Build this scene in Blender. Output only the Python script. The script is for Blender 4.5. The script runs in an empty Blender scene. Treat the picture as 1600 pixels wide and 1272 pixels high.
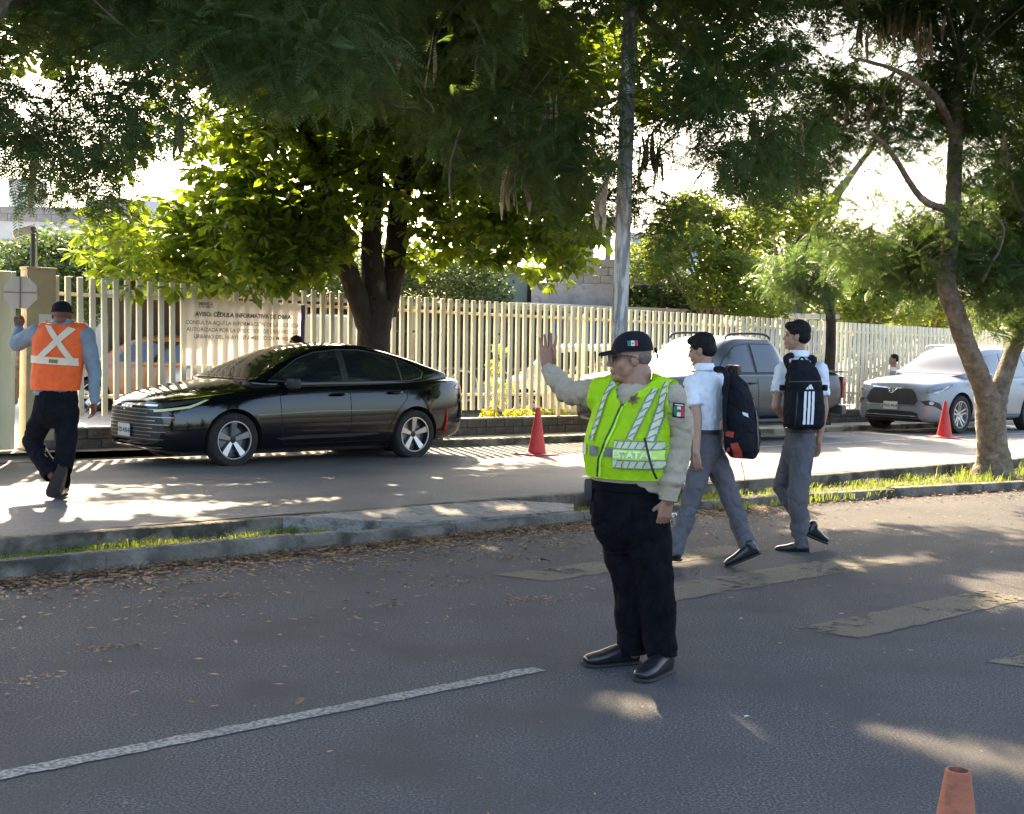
import bpy, bmesh, math, random
import numpy as np
from mathutils import Vector, Matrix, noise
from mathutils.bvhtree import BVHTree
from mathutils.geometry import normal as poly_normal
random.seed(7); np.random.seed(7)
SC = bpy.context.scene
COL = SC.collection
R = math.radians
# ------------------------------------------------------------------ camera, sky, sun, exposure
FPX, RHO, TH, CH = 2100.0, .028, math.atan(102/2100.0), 1.68
cam = bpy.data.cameras.new('camera'); camo = bpy.data.objects.new('camera', cam); COL.objects.link(camo)
cam.sensor_width = 36; cam.lens = FPX/1600*36; cam.clip_end = 2000; cam.clip_start = .1
right0 = Vector((1, 0, 0)); up0 = Vector((0, math.sin(TH), math.cos(TH))); fwd = Vector((0, math.cos(TH), -math.sin(TH)))
cx = right0*math.cos(RHO)+up0*math.sin(RHO); cy = -right0*math.sin(RHO)+up0*math.cos(RHO)
m3 = Matrix((cx, cy, -fwd)).transposed()
camo.matrix_world = Matrix.Translation((0, 0, CH)) @ m3.to_4x4()
SC.camera = camo
SUN_EL, SUN_AZ = R(31), R(-12.9)
w = bpy.data.worlds.new('World'); SC.world = w; w.use_nodes = True
nt = w.node_tree; bg = nt.nodes['Background']; sky = nt.nodes.new('ShaderNodeTexSky')
sky.sky_type = 'NISHITA'; sky.sun_disc = False; sky.sun_elevation = SUN_EL; sky.sun_rotation = SUN_AZ
sky.air_density = 1.0; sky.dust_density = 4.0; sky.ozone_density = 1.0
nt.links.new(sky.outputs[0], bg.inputs[0]); bg.inputs[1].default_value = .13
sl = bpy.data.lights.new('sun', 'SUN'); so = bpy.data.objects.new('sun', sl); COL.objects.link(so)
sl.energy = 4.2; sl.angle = R(.53); sl.color = (1, .79, .52)
sdir = Vector((math.sin(SUN_AZ)*math.cos(SUN_EL), math.cos(SUN_AZ)*math.cos(SUN_EL), math.sin(SUN_EL)))
so.rotation_euler = sdir.to_track_quat('Z', 'Y').to_euler()
SC.view_settings.view_transform = 'Standard'; SC.view_settings.look = 'None'
SC.view_settings.exposure = 2.55; SC.view_settings.gamma = 1
# ------------------------------------------------------------------ coordinates: road frame (s along the road, t across it)
A = R(42.4); DV = Vector((math.cos(A), math.sin(A), 0)); NV = Vector((-math.sin(A), math.cos(A), 0))
def W(s, t, z=0): return DV*s+NV*t+Vector((0, 0, z))
def J(px, py, Y):      # point seen at a pixel of the 1600x1272 photograph, at distance Y from the camera
    u = px-800; v = 636-py
    r = right0*(u*math.cos(RHO)-v*math.sin(RHO))+up0*(u*math.sin(RHO)+v*math.cos(RHO))+fwd*FPX
    return Vector((0, 0, CH))+r*(Y/r.y)
def JT(px, py, t):     # same, on the vertical plane t = const
    d = J(px, py, 1)-Vector((0, 0, CH)); return Vector((0, 0, CH))+d*(t/d.dot(NV))
def SFT(p): return p.dot(DV), p.dot(NV)
def zf(t):             # cross-slope of the far carriageway
    if t < 9.6: return .17
    if t < 13.8: return .17-.05*(t-9.6)/4.2
    return .12-.06*min(1, (t-13.8)/1.7)
# ------------------------------------------------------------------ materials
MATS = {}
def mat(name, c, rough=.6, c2=None, scale=8., metal=0., bump=0., bscale=80., coat=0., spec=.5, thr=(.35, .65), detail=6, dist=.02, stretch=None, c3=None, s3=1.5, transl=0., thr3=(.5, .7)):
    if name in MATS: return MATS[name]
    m = bpy.data.materials.new(name); m.use_nodes = True; n = m.node_tree; b = n.nodes['Principled BSDF']
    def col(c): return (*c, 1) if len(c) == 3 else c
    b.inputs['Base Color'].default_value = col(c); b.inputs['Roughness'].default_value = rough
    b.inputs['Metallic'].default_value = metal; b.inputs['Coat Weight'].default_value = coat; b.inputs['Coat Roughness'].default_value = .03
    b.inputs['Specular IOR Level'].default_value = spec
    tc = n.nodes.new('ShaderNodeTexCoord'); vec = tc.outputs['Object']
    if stretch:
        mp = n.nodes.new('ShaderNodeMapping'); n.links.new(vec, mp.inputs[0]); mp.inputs['Scale'].default_value = stretch; vec = mp.outputs[0]
    def nz(sc, dt=6):
        t = n.nodes.new('ShaderNodeTexNoise'); n.links.new(vec, t.inputs[0]); t.inputs['Scale'].default_value = sc; t.inputs['Detail'].default_value = dt; return t.outputs[0]
    def ramp(src, a, z):
        r = n.nodes.new('ShaderNodeMapRange'); n.links.new(src, r.inputs[0]); r.inputs[1].default_value = a; r.inputs[2].default_value = z; return r.outputs[0]
    out = None
    if c2 is not None:
        mx = n.nodes.new('ShaderNodeMix'); mx.data_type = 'RGBA'; mx.inputs[6].default_value = col(c); mx.inputs[7].default_value = col(c2)
        n.links.new(ramp(nz(scale, detail), *thr), mx.inputs[0]); out = mx.outputs[2]
    if c3 is not None:
        mx = n.nodes.new('ShaderNodeMix'); mx.data_type = 'RGBA'; mx.inputs[7].default_value = col(c3)
        if out: n.links.new(out, mx.inputs[6])
        else: mx.inputs[6].default_value = col(c)
        n.links.new(ramp(nz(s3, 5), *thr3), mx.inputs[0]); out = mx.outputs[2]
    if out: n.links.new(out, b.inputs['Base Color'])
    if bump:
        bp = n.nodes.new('ShaderNodeBump'); bp.inputs['Strength'].default_value = bump; bp.inputs['Distance'].default_value = dist
        n.links.new(nz(bscale, 4), bp.inputs['Height']); n.links.new(bp.outputs[0], b.inputs['Normal'])
    if transl:
        tr = n.nodes.new('ShaderNodeBsdfTranslucent'); tr.inputs[0].default_value = col(c)
        if out: n.links.new(out, tr.inputs[0])
        ms = n.nodes.new('ShaderNodeMixShader'); ms.inputs[0].default_value = transl
        n.links.new(b.outputs[0], ms.inputs[1]); n.links.new(tr.outputs[0], ms.inputs[2])
        n.links.new(ms.outputs[0], n.nodes['Material Output'].inputs[0])
    MATS[name] = m; return m
def leafmat(name, c, c2, tc, rough=.45, tw=.45):     # leaf: colour varies leaf by leaf through the point attribute 'v'
    m = bpy.data.materials.new(name); m.use_nodes = True; n = m.node_tree; b = n.nodes['Principled BSDF']
    b.inputs['Roughness'].default_value = rough; b.inputs['Specular IOR Level'].default_value = .35
    at = n.nodes.new('ShaderNodeAttribute'); at.attribute_name = 'v'
    oi = n.nodes.new('ShaderNodeObjectInfo'); ad = n.nodes.new('ShaderNodeMath'); ad.operation = 'ADD'
    n.links.new(at.outputs['Fac'], ad.inputs[0]); ad.inputs[1].default_value = 0
    mx = n.nodes.new('ShaderNodeMix'); mx.data_type = 'RGBA'; mx.inputs[6].default_value = (*c, 1); mx.inputs[7].default_value = (*c2, 1)
    n.links.new(ad.outputs[0], mx.inputs[0]); n.links.new(mx.outputs[2], b.inputs['Base Color'])
    tr = n.nodes.new('ShaderNodeBsdfTranslucent'); tr.inputs[0].default_value = (*tc, 1)
    ms = n.nodes.new('ShaderNodeMixShader'); ms.inputs[0].default_value = tw
    n.links.new(b.outputs[0], ms.inputs[1]); n.links.new(tr.outputs[0], ms.inputs[2]); n.links.new(ms.outputs[0], n.nodes['Material Output'].inputs[0])
    return m
# ------------------------------------------------------------------ objects
def tag(o, label=None, cat=None, group=None, kind=None):
    if label: o['label'] = label
    if cat: o['category'] = cat
    if group: o['group'] = group
    if kind: o['kind'] = kind
    return o
def empty(name, loc=(0, 0, 0), rz=0., label=None, cat=None, group=None):
    o = bpy.data.objects.new(name, None); COL.objects.link(o); o.location = loc; o.rotation_euler = (0, 0, rz); o.empty_display_size = .2
    return tag(o, label, cat, group)
def mesh_of(bm, name='m', smooth=True, ang=40):
    me = bpy.data.meshes.new(name); bm.normal_update()
    if smooth:
        for f in bm.faces: f.smooth = True
        ca = R(ang)
        for e in bm.edges:
            if len(e.link_faces) == 2 and e.calc_face_angle(0) > ca: e.smooth = False
    bm.to_mesh(me); bm.free(); return me
def put(name, me, m, parent=None, loc=None):
    o = bpy.data.objects.new(name, me); COL.objects.link(o)
    if m is not None and not me.materials: me.materials.append(m)
    if parent is not None: o.parent = parent
    if loc is not None: o.location = loc
    return o
def obj(name, bm, m, parent=None, smooth=True, ang=40, loc=None):
    return put(name, mesh_of(bm, name, smooth, ang), m, parent, loc)
def add_box(bm, c, size, rz=0., bev=0., rot=None):
    M = Matrix.Translation(c) @ (rot.to_4x4() if rot is not None else Matrix.Rotation(rz, 4, 'Z')) @ Matrix.Diagonal((*size, 1))
    r = bmesh.ops.create_cube(bm, size=1, matrix=M)
    if bev:
        es = list({e for v in r['verts'] for e in v.link_edges})
        bmesh.ops.bevel(bm, geom=es, offset=bev, segments=2, affect='EDGES', profile=.6)
    return bm
def box(c, size, rz=0., bev=0.): return add_box(bmesh.new(), Vector(c), size, rz, bev)
def rings(bm, rs, cap=True, closed=True):
    vs = [[bm.verts.new(p) for p in r] for r in rs]; n = len(rs[0])
    for a, b in zip(vs, vs[1:]):
        for i in range(n if closed else n-1):
            j = (i+1) % n
            try: bm.faces.new((a[i], a[j], b[j], b[i]))
            except ValueError: pass
    if cap:
        bm.faces.new(list(reversed(vs[0]))); bm.faces.new(vs[-1])
    return bm
def frame(d):
    d = Vector(d).normalized(); u = d.cross(Vector((0, 0, 1)) if abs(d.z) < .9 else Vector((0, 1, 0))).normalized(); return u, u.cross(d)
def add_tube(bm, pts, rad, n=10, jit=0., cap=True):
    pts = [Vector(p) for p in pts]; rad = rad if hasattr(rad, '__len__') else [rad]*len(pts); rs = []
    d0 = (pts[1]-pts[0]); u, v = frame(d0)
    for i, p in enumerate(pts):
        d = (pts[min(i+1, len(pts)-1)]-pts[max(i-1, 0)]).normalized()
        u = (u-d*u.dot(d)).normalized(); v = d.cross(u)
        rs.append([p+(u*math.cos(a)+v*math.sin(a))*rad[i]*(1+jit*noise.noise(p*3+Vector((math.cos(a)*2, math.sin(a)*2, i*.7)))) for a in [2*math.pi*k/n for k in range(n)]])
    return rings(bm, rs, cap)
def smoothpath(pts, rad, k=4):
    P, Q = [], []; pts = [Vector(p) for p in pts]; n = len(pts)
    for i in range(n-1):
        p0, p1, p2, p3 = pts[max(i-1, 0)], pts[i], pts[i+1], pts[min(i+2, n-1)]
        for j in range(k):
            t = j/k; P.append(.5*((2*p1)+(p2-p0)*t+(2*p0-5*p1+4*p2-p3)*t*t+(3*p1-p0-3*p2+p3)*t**3)); Q.append(rad[i]*(1-t)+rad[i+1]*t)
    P.append(pts[-1]); Q.append(rad[-1]); return P, Q
def add_lathe(bm, prof, M=Matrix(), n=32, cap=True):      # profile of (r, z) spun round z
    return rings(bm, [[M @ Vector((r*math.cos(2*math.pi*k/n), r*math.sin(2*math.pi*k/n), z)) for k in range(n)] for r, z in prof], cap)
def add_prism(bm, poly, O, U, V, D):                       # polygon (u, v) extruded by vector D
    a = [bm.verts.new(O+U*p[0]+V*p[1]) for p in poly]; b = [bm.verts.new(v.co+D) for v in a]; n = len(a)
    bm.faces.new(list(reversed(a))); bm.faces.new(b)
    for i in range(n): bm.faces.new((a[i], a[(i+1) % n], b[(i+1) % n], b[i]))
    bmesh.ops.recalc_face_normals(bm, faces=bm.faces[:]); return bm
def from_np(name, V, F, m, parent=None, attr=None, smooth=False):
    me = bpy.data.meshes.new(name); V = np.asarray(V, np.float32).reshape(-1, 3); F = np.asarray(F, np.int32); k = F.shape[1]
    me.vertices.add(len(V)); me.vertices.foreach_set('co', V.ravel())
    me.loops.add(F.size); me.loops.foreach_set('vertex_index', F.ravel())
    me.polygons.add(len(F)); me.polygons.foreach_set('loop_start', np.arange(0, F.size, k, dtype=np.int32)); me.polygons.foreach_set('loop_total', np.full(len(F), k, np.int32))
    me.update(calc_edges=True)
    if attr is not None:
        a = me.attributes.new('v', 'FLOAT', 'POINT'); a.data.foreach_set('value', np.asarray(attr, np.float32))
    return put(name, me, m, parent)
def text_mesh(body, size, align='CENTER', bold=0.):
    cu = bpy.data.curves.new('t', 'FONT'); cu.body = body; cu.size = size; cu.align_x = align; cu.align_y = 'CENTER'; cu.offset = bold; cu.resolution_u = 3
    o = bpy.data.objects.new('t', cu); COL.objects.link(o); bpy.context.view_layer.update()
    me = bpy.data.meshes.new_from_object(o.evaluated_get(bpy.context.evaluated_depsgraph_get())); bpy.data.objects.remove(o); return me
def text_obj(name, body, size, M, m, parent, bold=0., th=.002, align='CENTER'):
    me = text_mesh(body, size, align, bold); bm = bmesh.new(); bm.from_mesh(me)
    r = bmesh.ops.extrude_face_region(bm, geom=bm.faces[:]); bmesh.ops.translate(bm, verts=[v for v in r['geom'] if isinstance(v, bmesh.types.BMVert)], vec=(0, 0, th))
    bmesh.ops.transform(bm, matrix=M, verts=bm.verts); bmesh.ops.recalc_face_normals(bm, faces=bm.faces[:])
    return obj(name, bm, m, parent, smooth=False)
def basis(O, U, V):
    U = Vector(U).normalized(); V = Vector(V).normalized(); N = U.cross(V); return Matrix.Translation(O) @ Matrix((U, V, N)).transposed().to_4x4()
# remeshed soft bodies
def cap_(bm, p, q, r1, r2, n=12):
    p = Vector(p); q = Vector(q)
    for c, r in ((p, r1), (q, r2)): bmesh.ops.create_uvsphere(bm, u_segments=n, v_segments=n//2+1, radius=r, matrix=Matrix.Translation(c))
    if (q-p).length > 1e-5: add_tube(bm, [p, q], [r1, r2], n)
def chain(bm, pts, rads, n=12):
    for i in range(len(pts)-1): cap_(bm, pts[i], pts[i+1], rads[i], rads[i+1], n)
def ell(bm, c, r, B=None, n=16):
    M = Matrix.Translation(c) @ (B.to_4x4() if B is not None else Matrix()) @ Matrix.Diagonal((*r, 1))
    bmesh.ops.create_uvsphere(bm, u_segments=n, v_segments=n//2+2, radius=1, matrix=M)
def lring(c, a, b, ra, rb, n=20, e=2.2):
    o = []
    for k in range(n):
        t = 2*math.pi*k/n; x, y = math.cos(t), math.sin(t)
        o.append(Vector(c)+a*(math.copysign(abs(x)**(2/e), x)*ra)+b*(math.copysign(abs(y)**(2/e), y)*rb))
    return o
def remesh(bm, voxel, sm=4, dec=1., fn=None, post=None):
    me = bpy.data.meshes.new('r'); bmesh.ops.recalc_face_normals(bm, faces=bm.faces[:]); bm.to_mesh(me); bm.free()
    o = bpy.data.objects.new('r', me); COL.objects.link(o)
    md = o.modifiers.new('r', 'REMESH'); md.mode = 'VOXEL'; md.voxel_size = voxel; md.use_smooth_shade = True
    if sm: s = o.modifiers.new('s', 'SMOOTH'); s.factor = .5; s.iterations = sm
    if dec < 1: d = o.modifiers.new('d', 'DECIMATE'); d.ratio = dec
    dg = bpy.context.evaluated_depsgraph_get(); res = bpy.data.meshes.new_from_object(o.evaluated_get(dg)); bpy.data.objects.remove(o); bpy.data.meshes.remove(me)
    if fn or post:
        b = bmesh.new(); b.from_mesh(res); b.normal_update()
        if fn:
            for v in b.verts: d = fn(v.co, v.normal); v.co += v.normal*d
        if post: post(b)
        for f in b.faces: f.smooth = True
        b.to_mesh(res); b.free()
    return res
def bvh_of(me):
    b = bmesh.new(); b.from_mesh(me); t = BVHTree.FromBMesh(b); b.free(); return t
FLAT = [False]
def project_bm(bm, T, D, off, mx=20.):
    D = Vector(D).normalized(); bad = []
    for v in bm.verts:
        h = T.ray_cast(v.co-D*3, D, mx)
        if h[0] is None: bad.append(v)
        else:
            nn = h[1] if h[1].dot(D) < 0 else -h[1]; v.co = h[0]-D*off*1.3 if FLAT[0] else h[0]+nn*off-D*off*.3
    if bad: bmesh.ops.delete(bm, geom=bad, context='VERTS')
    return bm
def decal(name, T, poly, O, U, V, D, m, parent, h=.03, off=.003, th=0., holes=None):
    bm = bmesh.new(); O = Vector(O); U = Vector(U); V = Vector(V)
    try: bm.faces.new([bm.verts.new((p[0], p[1], 0)) for p in poly])
    except ValueError: return None
    xs = [p[0] for p in poly]; ys = [p[1] for p in poly]
    for ax, lo, hi in ((0, min(xs), max(xs)), (1, min(ys), max(ys))):
        k = max(1, int((hi-lo)/h)); no = (1, 0, 0) if ax == 0 else (0, 1, 0)
        for i in range(1, k):
            c = [0, 0, 0]; c[ax] = lo+(hi-lo)*i/k
            bmesh.ops.bisect_plane(bm, geom=bm.verts[:]+bm.edges[:]+bm.faces[:], plane_co=c, plane_no=no)
    bmesh.ops.triangulate(bm, faces=bm.faces[:])
    for v in bm.verts: v.co = O+U*v.co.x+V*v.co.y
    project_bm(bm, T, D, off)
    if not bm.faces: bm.free(); return None
    bm.normal_update()
    if sum(f.normal.dot(Vector(D)) for f in bm.faces) > 0: bmesh.ops.reverse_faces(bm, faces=bm.faces[:])
    if th:
        bm.normal_update(); nrm = {v: v.normal.copy() for v in bm.verts}
        r = bmesh.ops.extrude_face_region(bm, geom=bm.faces[:]); 
        for v in [g for g in r['geom'] if isinstance(g, bmesh.types.BMVert)]: v.co -= Vector(D).normalized()*th
    return obj(name, bm, m, parent)
def text_decal(name, T, body, size, O, U, V, D, m, parent, off=.006, bold=0.):
    me = text_mesh(body, size, bold=bold); bm = bmesh.new(); bm.from_mesh(me); U = Vector(U); V = Vector(V); O = Vector(O)
    for v in bm.verts: v.co = O+U*v.co.x+V*v.co.y
    project_bm(bm, T, D, off); return obj(name, bm, m, parent, smooth=False)
def strip(a, b, w):     # quad round the segment a-b
    a = Vector((*a, 0)); b = Vector((*b, 0)); d = (b-a).normalized(); n = Vector((-d.y, d.x, 0))*w/2; return [(p.x, p.y) for p in (a-n, b-n, b+n, a+n)]
def rect(x0, y0, x1, y1): return [(x0, y0), (x1, y0), (x1, y1), (x0, y1)]
def circ(x, y, r, n=16, e=1.): return [(x+r*math.cos(2*math.pi*k/n), y+r*e*math.sin(2*math.pi*k/n)) for k in range(n)]
def copy_tree(o, parent=None):
    c = o.copy(); COL.objects.link(c)
    if parent is not None: c.parent = parent
    for ch in list(o.children): copy_tree(ch, c)
    return c
# ------------------------------------------------------------------ the setting: ground, roads, kerbs, pavement
M_asph = mat('asphalt_near', (.052, .050, .052), .9, c2=(.165, .160, .158), scale=85, bump=1., bscale=105, dist=.014, c3=(.066, .062, .060), s3=1.3, thr=(.44, .66), thr3=(.42, .72), spec=.25)
M_asph2 = mat('asphalt_far', (.115, .112, .105), .82, c2=(.165, .158, .148), scale=40, bump=.6, bscale=110, dist=.01, c3=(.09, .086, .082), s3=.8)
M_conc = mat('old_concrete', (.23, .20, .16), .9, c2=(.125, .11, .088), scale=5, bump=1., bscale=40, dist=.03, c3=(.055, .05, .04), s3=2.6, thr3=(.48, .62))
M_conc_y = mat('kerb_paint_worn', (.34, .27, .17), .8, c2=(.22, .19, .145), scale=9, bump=.8, bscale=40, dist=.02, c3=(.09, .075, .055), s3=3, thr3=(.46, .6))
M_pave = mat('pavement_concrete', (.42, .38, .31), .85, c2=(.33, .30, .25), scale=4, bump=.4, bscale=60, dist=.01, c3=(.24, .21, .17), s3=1.2)
M_soil = mat('soil', (.075, .055, .035), .95, c2=(.13, .10, .065), scale=20, bump=1., bscale=50, dist=.04)
M_plinth = mat('plinth_blocks', (.17, .145, .12), .9, c2=(.10, .085, .07), scale=6, bump=.7, bscale=40, dist=.02)
M_paint = mat('white_road_paint_worn', (.36, .345, .31), .8, c2=(.11, .108, .10), scale=50, bump=1., bscale=100, dist=.02, thr=(.40, .62), c3=(.13, .125, .12), s3=2.0, thr3=(.55, .8))
M_paint_y = mat('yellow_road_paint_faded', (.215, .175, .10), .9, c2=(.075, .071, .066), scale=70, bump=1., bscale=105, dist=.014, thr=(.38, .60), c3=(.13, .11, .075), s3=1.6, thr3=(.42, .6))
M_lot = mat('lot_ground', (.38, .35, .30), .9, c2=(.28, .25, .21), scale=2, bump=.4, bscale=20)
M_earth = mat('far_ground', (.12, .12, .07), .95, c2=(.18, .16, .10), scale=.3)
def sheet(name, pts, m, kind='structure', parent=None):
    bm = bmesh.new(); f = bm.faces.new([bm.verts.new(p) for p in pts]); bm.normal_update()
    if f.normal.z < 0: bmesh.ops.reverse_faces(bm, faces=[f])
    o = obj(name, bm, m, parent, smooth=False)
    if parent is None: tag(o, kind=kind)
    return o
def gridsheet(name, s0, s1, ts, zfun, m, ds=2.):
    bm = bmesh.new(); n = int((s1-s0)/ds); vs = []
    for i in range(n+1):
        s = s0+(s1-s0)*i/n; vs.append([bm.verts.new(W(s, t(s) if callable(t) else t, zfun(t(s) if callable(t) else t))) for t in ts])
    for i in range(n):
        for j in range(len(ts)-1): bm.faces.new((vs[i][j], vs[i+1][j], vs[i+1][j+1], vs[i][j+1]))
    o = obj(name, bm, m, None); return tag(o, kind='structure')
def kn(s):     # near kerb line
    return float(np.interp(s, [-60, 3, 10, 12.4, 16.1, 24, 60], [8.75, 8.76, 8.8, 8.68, 8.1, 6.2, -3]))
def kf(s):     # far kerb line
    return float(np.interp(s, [-60, 5, 7, 12.3, 13.2, 20, 30, 90], [16.2, 16.2, 15.85, 15.8, 15.58, 15.5, 15.4, 15.2]))
sheet('ground', [(-300, -120, -.3), (300, -120, -.3), (300, 480, -.3), (-300, 480, -.3)], M_earth)
gridsheet('road_near', -60, 120, [-40, -6, 0, lambda s: kn(s)+.06], lambda t: 0, M_asph)
gridsheet('road_far', -60, 160, [9.62, 11, 12.4, 13.8, 15.0, lambda s: kf(s)+.05], zf, M_asph2)
def median_z(t): return .03
gridsheet('median_soil', -60, 120, [lambda s: kn(s)+.1, 9.5], median_z, M_soil)
def kerb(name, cf, s0, s1, w, z0, z1, m, jit=.006, seg=1.0, joint=.012, r=.02, sgn=1):
    """kerb stones one after the other along a line; each stone is a part"""
    root = empty(name); tag(root, kind='structure'); s = s0; i = 0
    while s < s1-.05:
        e = min(s+seg*(1+.1*math.sin(i*3.1)), s1); bm = bmesh.new(); n = 8; rs = []
        dz = random.uniform(-jit, jit); dt = random.uniform(-jit, jit)
        for k in range(n+1):
            ss = s+joint/2+(e-s-joint)*k/n; t = cf(ss)+dt
            a = .004*noise.noise(Vector((ss*4, 0, i))); 
            zz1 = z1(ss) if callable(z1) else z1
            prof = [(0, z0), (a, zz1-r), (r*.4+a, zz1-r*.3), (r+a, zz1+a), (w-r, zz1+a), (w, zz1-r*.5), (w, z0)]
            rs.append([W(ss, t+sgn*p[0]+.004*noise.noise(Vector((ss*7, p[1]*20, j))), p[1]+dz) for j, p in enumerate(prof)])
        rings(bm, rs); bmesh.ops.recalc_face_normals(bm, faces=bm.faces[:])
        obj('kerb_stone', bm, m, root, ang=50); s = e; i += 1
    return root
M_edge = mat('road_edge_concrete', (.20, .17, .125), .9, c2=(.12, .10, .075), scale=7, bump=1., bscale=30, dist=.03, c3=(.05, .042, .03), s3=3.2, thr3=(.44, .58))
kerb('near_kerb', kn, 1.0, 24., .16, -.05, lambda s: .13 if s < 6.2 else (.11 if s < 9 else .10), M_conc, seg=1.6, jit=.012, joint=.006, r=.035)
kerb('far_road_edge', lambda s: 9.47+.02*noise.noise(Vector((s*1.3, 0, 0))), 1.5, 40., .15, -.05, .172, M_edge, seg=1.7, jit=.006, joint=.006, r=.03)
kerb('far_kerb', kf, 3., 44., .14, -.02, lambda s: .075 if s < 12.4 else .165, M_conc_y, seg=1.2, jit=.004, joint=.008)
gridsheet('sidewalk', -60, 160, [lambda s: kf(s)+.1, 16.6], lambda t: .158, M_pave)
# driveway apron in front of the gate
sheet('gate_driveway', [W(-10, 15.9, .07), W(6.9, 15.86, .07), W(6.9, 16.7, .163), W(-10, 16.7, .163)], M_pave)
# the cracked concrete slab bridging the median
slab = empty('median_slab'); tag(slab, kind='structure')
def slab_piece(pts, z0, zb=-.04):
    bm = bmesh.new(); O = Vector((0, 0, 0))
    top = [bm.verts.new(W(s, t, z)) for s, t, z in pts]; bot = [bm.verts.new(W(s, t, zb)) for s, t, z in pts]; n = len(pts)
    bm.faces.new(top); bm.faces.new(list(reversed(bot)))
    for i in range(n): bm.faces.new((top[i], bot[i], bot[(i+1) % n], top[(i+1) % n]))
    bmesh.ops.recalc_face_normals(bm, faces=bm.faces[:]); return bm
M_slab = mat('slab_concrete', (.30, .28, .25), .88, c2=(.20, .185, .16), scale=5, bump=1., bscale=22, dist=.04, c3=(.085, .075, .06), s3=6, thr3=(.56, .68))
obj('concrete_slab', slab_piece([(6.1, 9.462, .172), (6.45, 9.30, .165), (6.62, 9.12, .15), (7.0, 8.90, .13), (7.4, 8.875, .128), (7.4, 9.466, .176)], 0), M_slab, slab, ang=30)
obj('concrete_slab', slab_piece([(7.412, 9.466, .178), (7.412, 8.86, .126), (8.3, 8.86, .122), (9.0, 8.95, .10), (9.25, 9.2, .12), (8.6, 9.464, .168)], 0), M_slab, slab, ang=30)
bm = bmesh.new()
for i in range(9):   # broken rubble at the slab's end
    s = random.uniform(9.1, 10.4); t = random.uniform(8.9, 9.4); r = random.uniform(.03, .08)
    M = Matrix.Translation(W(s, t, .04+r*.3)) @ Matrix.Rotation(random.random()*6, 4, 'Z') @ Matrix.Diagonal((r*1.6, r, r*.6, 1)); bmesh.ops.create_icosphere(bm, subdivisions=2, radius=1, matrix=M)
for v in bm.verts: v.co += Vector((noise.noise(v.co*30), noise.noise(v.co*30+Vector((5, 5, 5))), noise.noise(v.co*31)))*.02
o = obj('rubble', bm, M_conc, None, ang=20); tag(o, kind='stuff'); tag(o, 'broken concrete rubble in the median beside the grey slab', 'rubble')
# road markings
def marking(name, m, polys):
    bm = bmesh.new()
    for p in polys:
        f = bm.faces.new([bm.verts.new(W(s, t, .004)) for s, t in p])
    bm.normal_update()
    for f in bm.faces:
        if f.normal.z < 0: f.normal_flip()
    return obj(name, bm, m, None, smooth=False)
jl = lambda s, q: .014*noise.noise(Vector((s*9, q, 0)))+.007*noise.noise(Vector((s*31, q, 4)))
ls = [-8+12.75*i/420 for i in range(421)]
bm = bmesh.new(); va = [(bm.verts.new(W(s, 4.885+jl(s, 1), .004)), bm.verts.new(W(s, 4.985+jl(s, 7), .004))) for s in ls]
for (a, b), (c, d) in zip(va, va[1:]):
    bm.faces.new((a, c, d, b))
tag(obj('lane_line', bm, M_paint, None, smooth=False), kind='structure')
zb = empty('zebra_crossing'); tag(zb, kind='structure')
for s0, s1, t0, t1 in [(6.55, 9.0, 6.75, 7.15), (6.75, 9.5, 5.75, 6.2), (6.8, 8.9, 4.35, 4.75), (7.0, 9.3, 3.2, 3.6)]:
    n_ = 60; e = lambda s, q: .022*noise.noise(Vector((s*7, q, t0)))+.016*noise.noise(Vector((s*25, q, t0)))
    lo = [(s0+(s1-s0)*i/n_, t0+.03*i/n_+e(i*.04, 0)) for i in range(n_+1)]; hi = [(s0-.15+(s1+.21-s0)*i/n_+e(i, 9)*.5, t1+e(i*.04, 5)) for i in range(n_+1)]
    bm = bmesh.new(); m_ = 12; lo = [lo[0]]+lo[1:]; n2 = 150
    def li(L, u): i = min(int(u), n_-1); r = u-i; return (L[i][0]*(1-r)+L[i+1][0]*r, L[i][1]*(1-r)+L[i+1][1]*r)
    gv = []
    for i in range(n2+1):
        a, b = li(lo, i*n_/n2), li(hi, i*n_/n2); gv.append([bm.verts.new(W(a[0]*(1-k/m_)+b[0]*k/m_, a[1]*(1-k/m_)+b[1]*k/m_, .004)) for k in range(m_+1)])
    for i in range(n2):
        for k in range(m_):
            c_ = gv[i][k].co; q = noise.noise(c_*2.2)*.7+noise.noise(c_*9)*.5+noise.noise(c_*30)*.5
            if q > -.30: bm.faces.new((gv[i][k], gv[i+1][k], gv[i+1][k+1], gv[i][k+1]))
    bmesh.ops.delete(bm, geom=[v for v in bm.verts if not v.link_faces], context='VERTS')
    o = obj('crossing_bar', bm, M_paint_y, zb, smooth=False)
M_paint_b = mat('faded_line', (.45, .43, .38), .75, c2=(.2, .19, .17), scale=20, thr=(.4, .65))
def fmark(s0, s1, t0, t1):
    bm = bmesh.new(); bm.faces.new([bm.verts.new(W(s, t, zf(t)+.005)) for s, t in ((s0, t0), (s1, t0), (s1, t1), (s0, t1))]); o = obj('road_line', bm, M_paint_b, None, smooth=False); tag(o, kind='structure')
fmark(14, 60, 12.9, 13.0)
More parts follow.
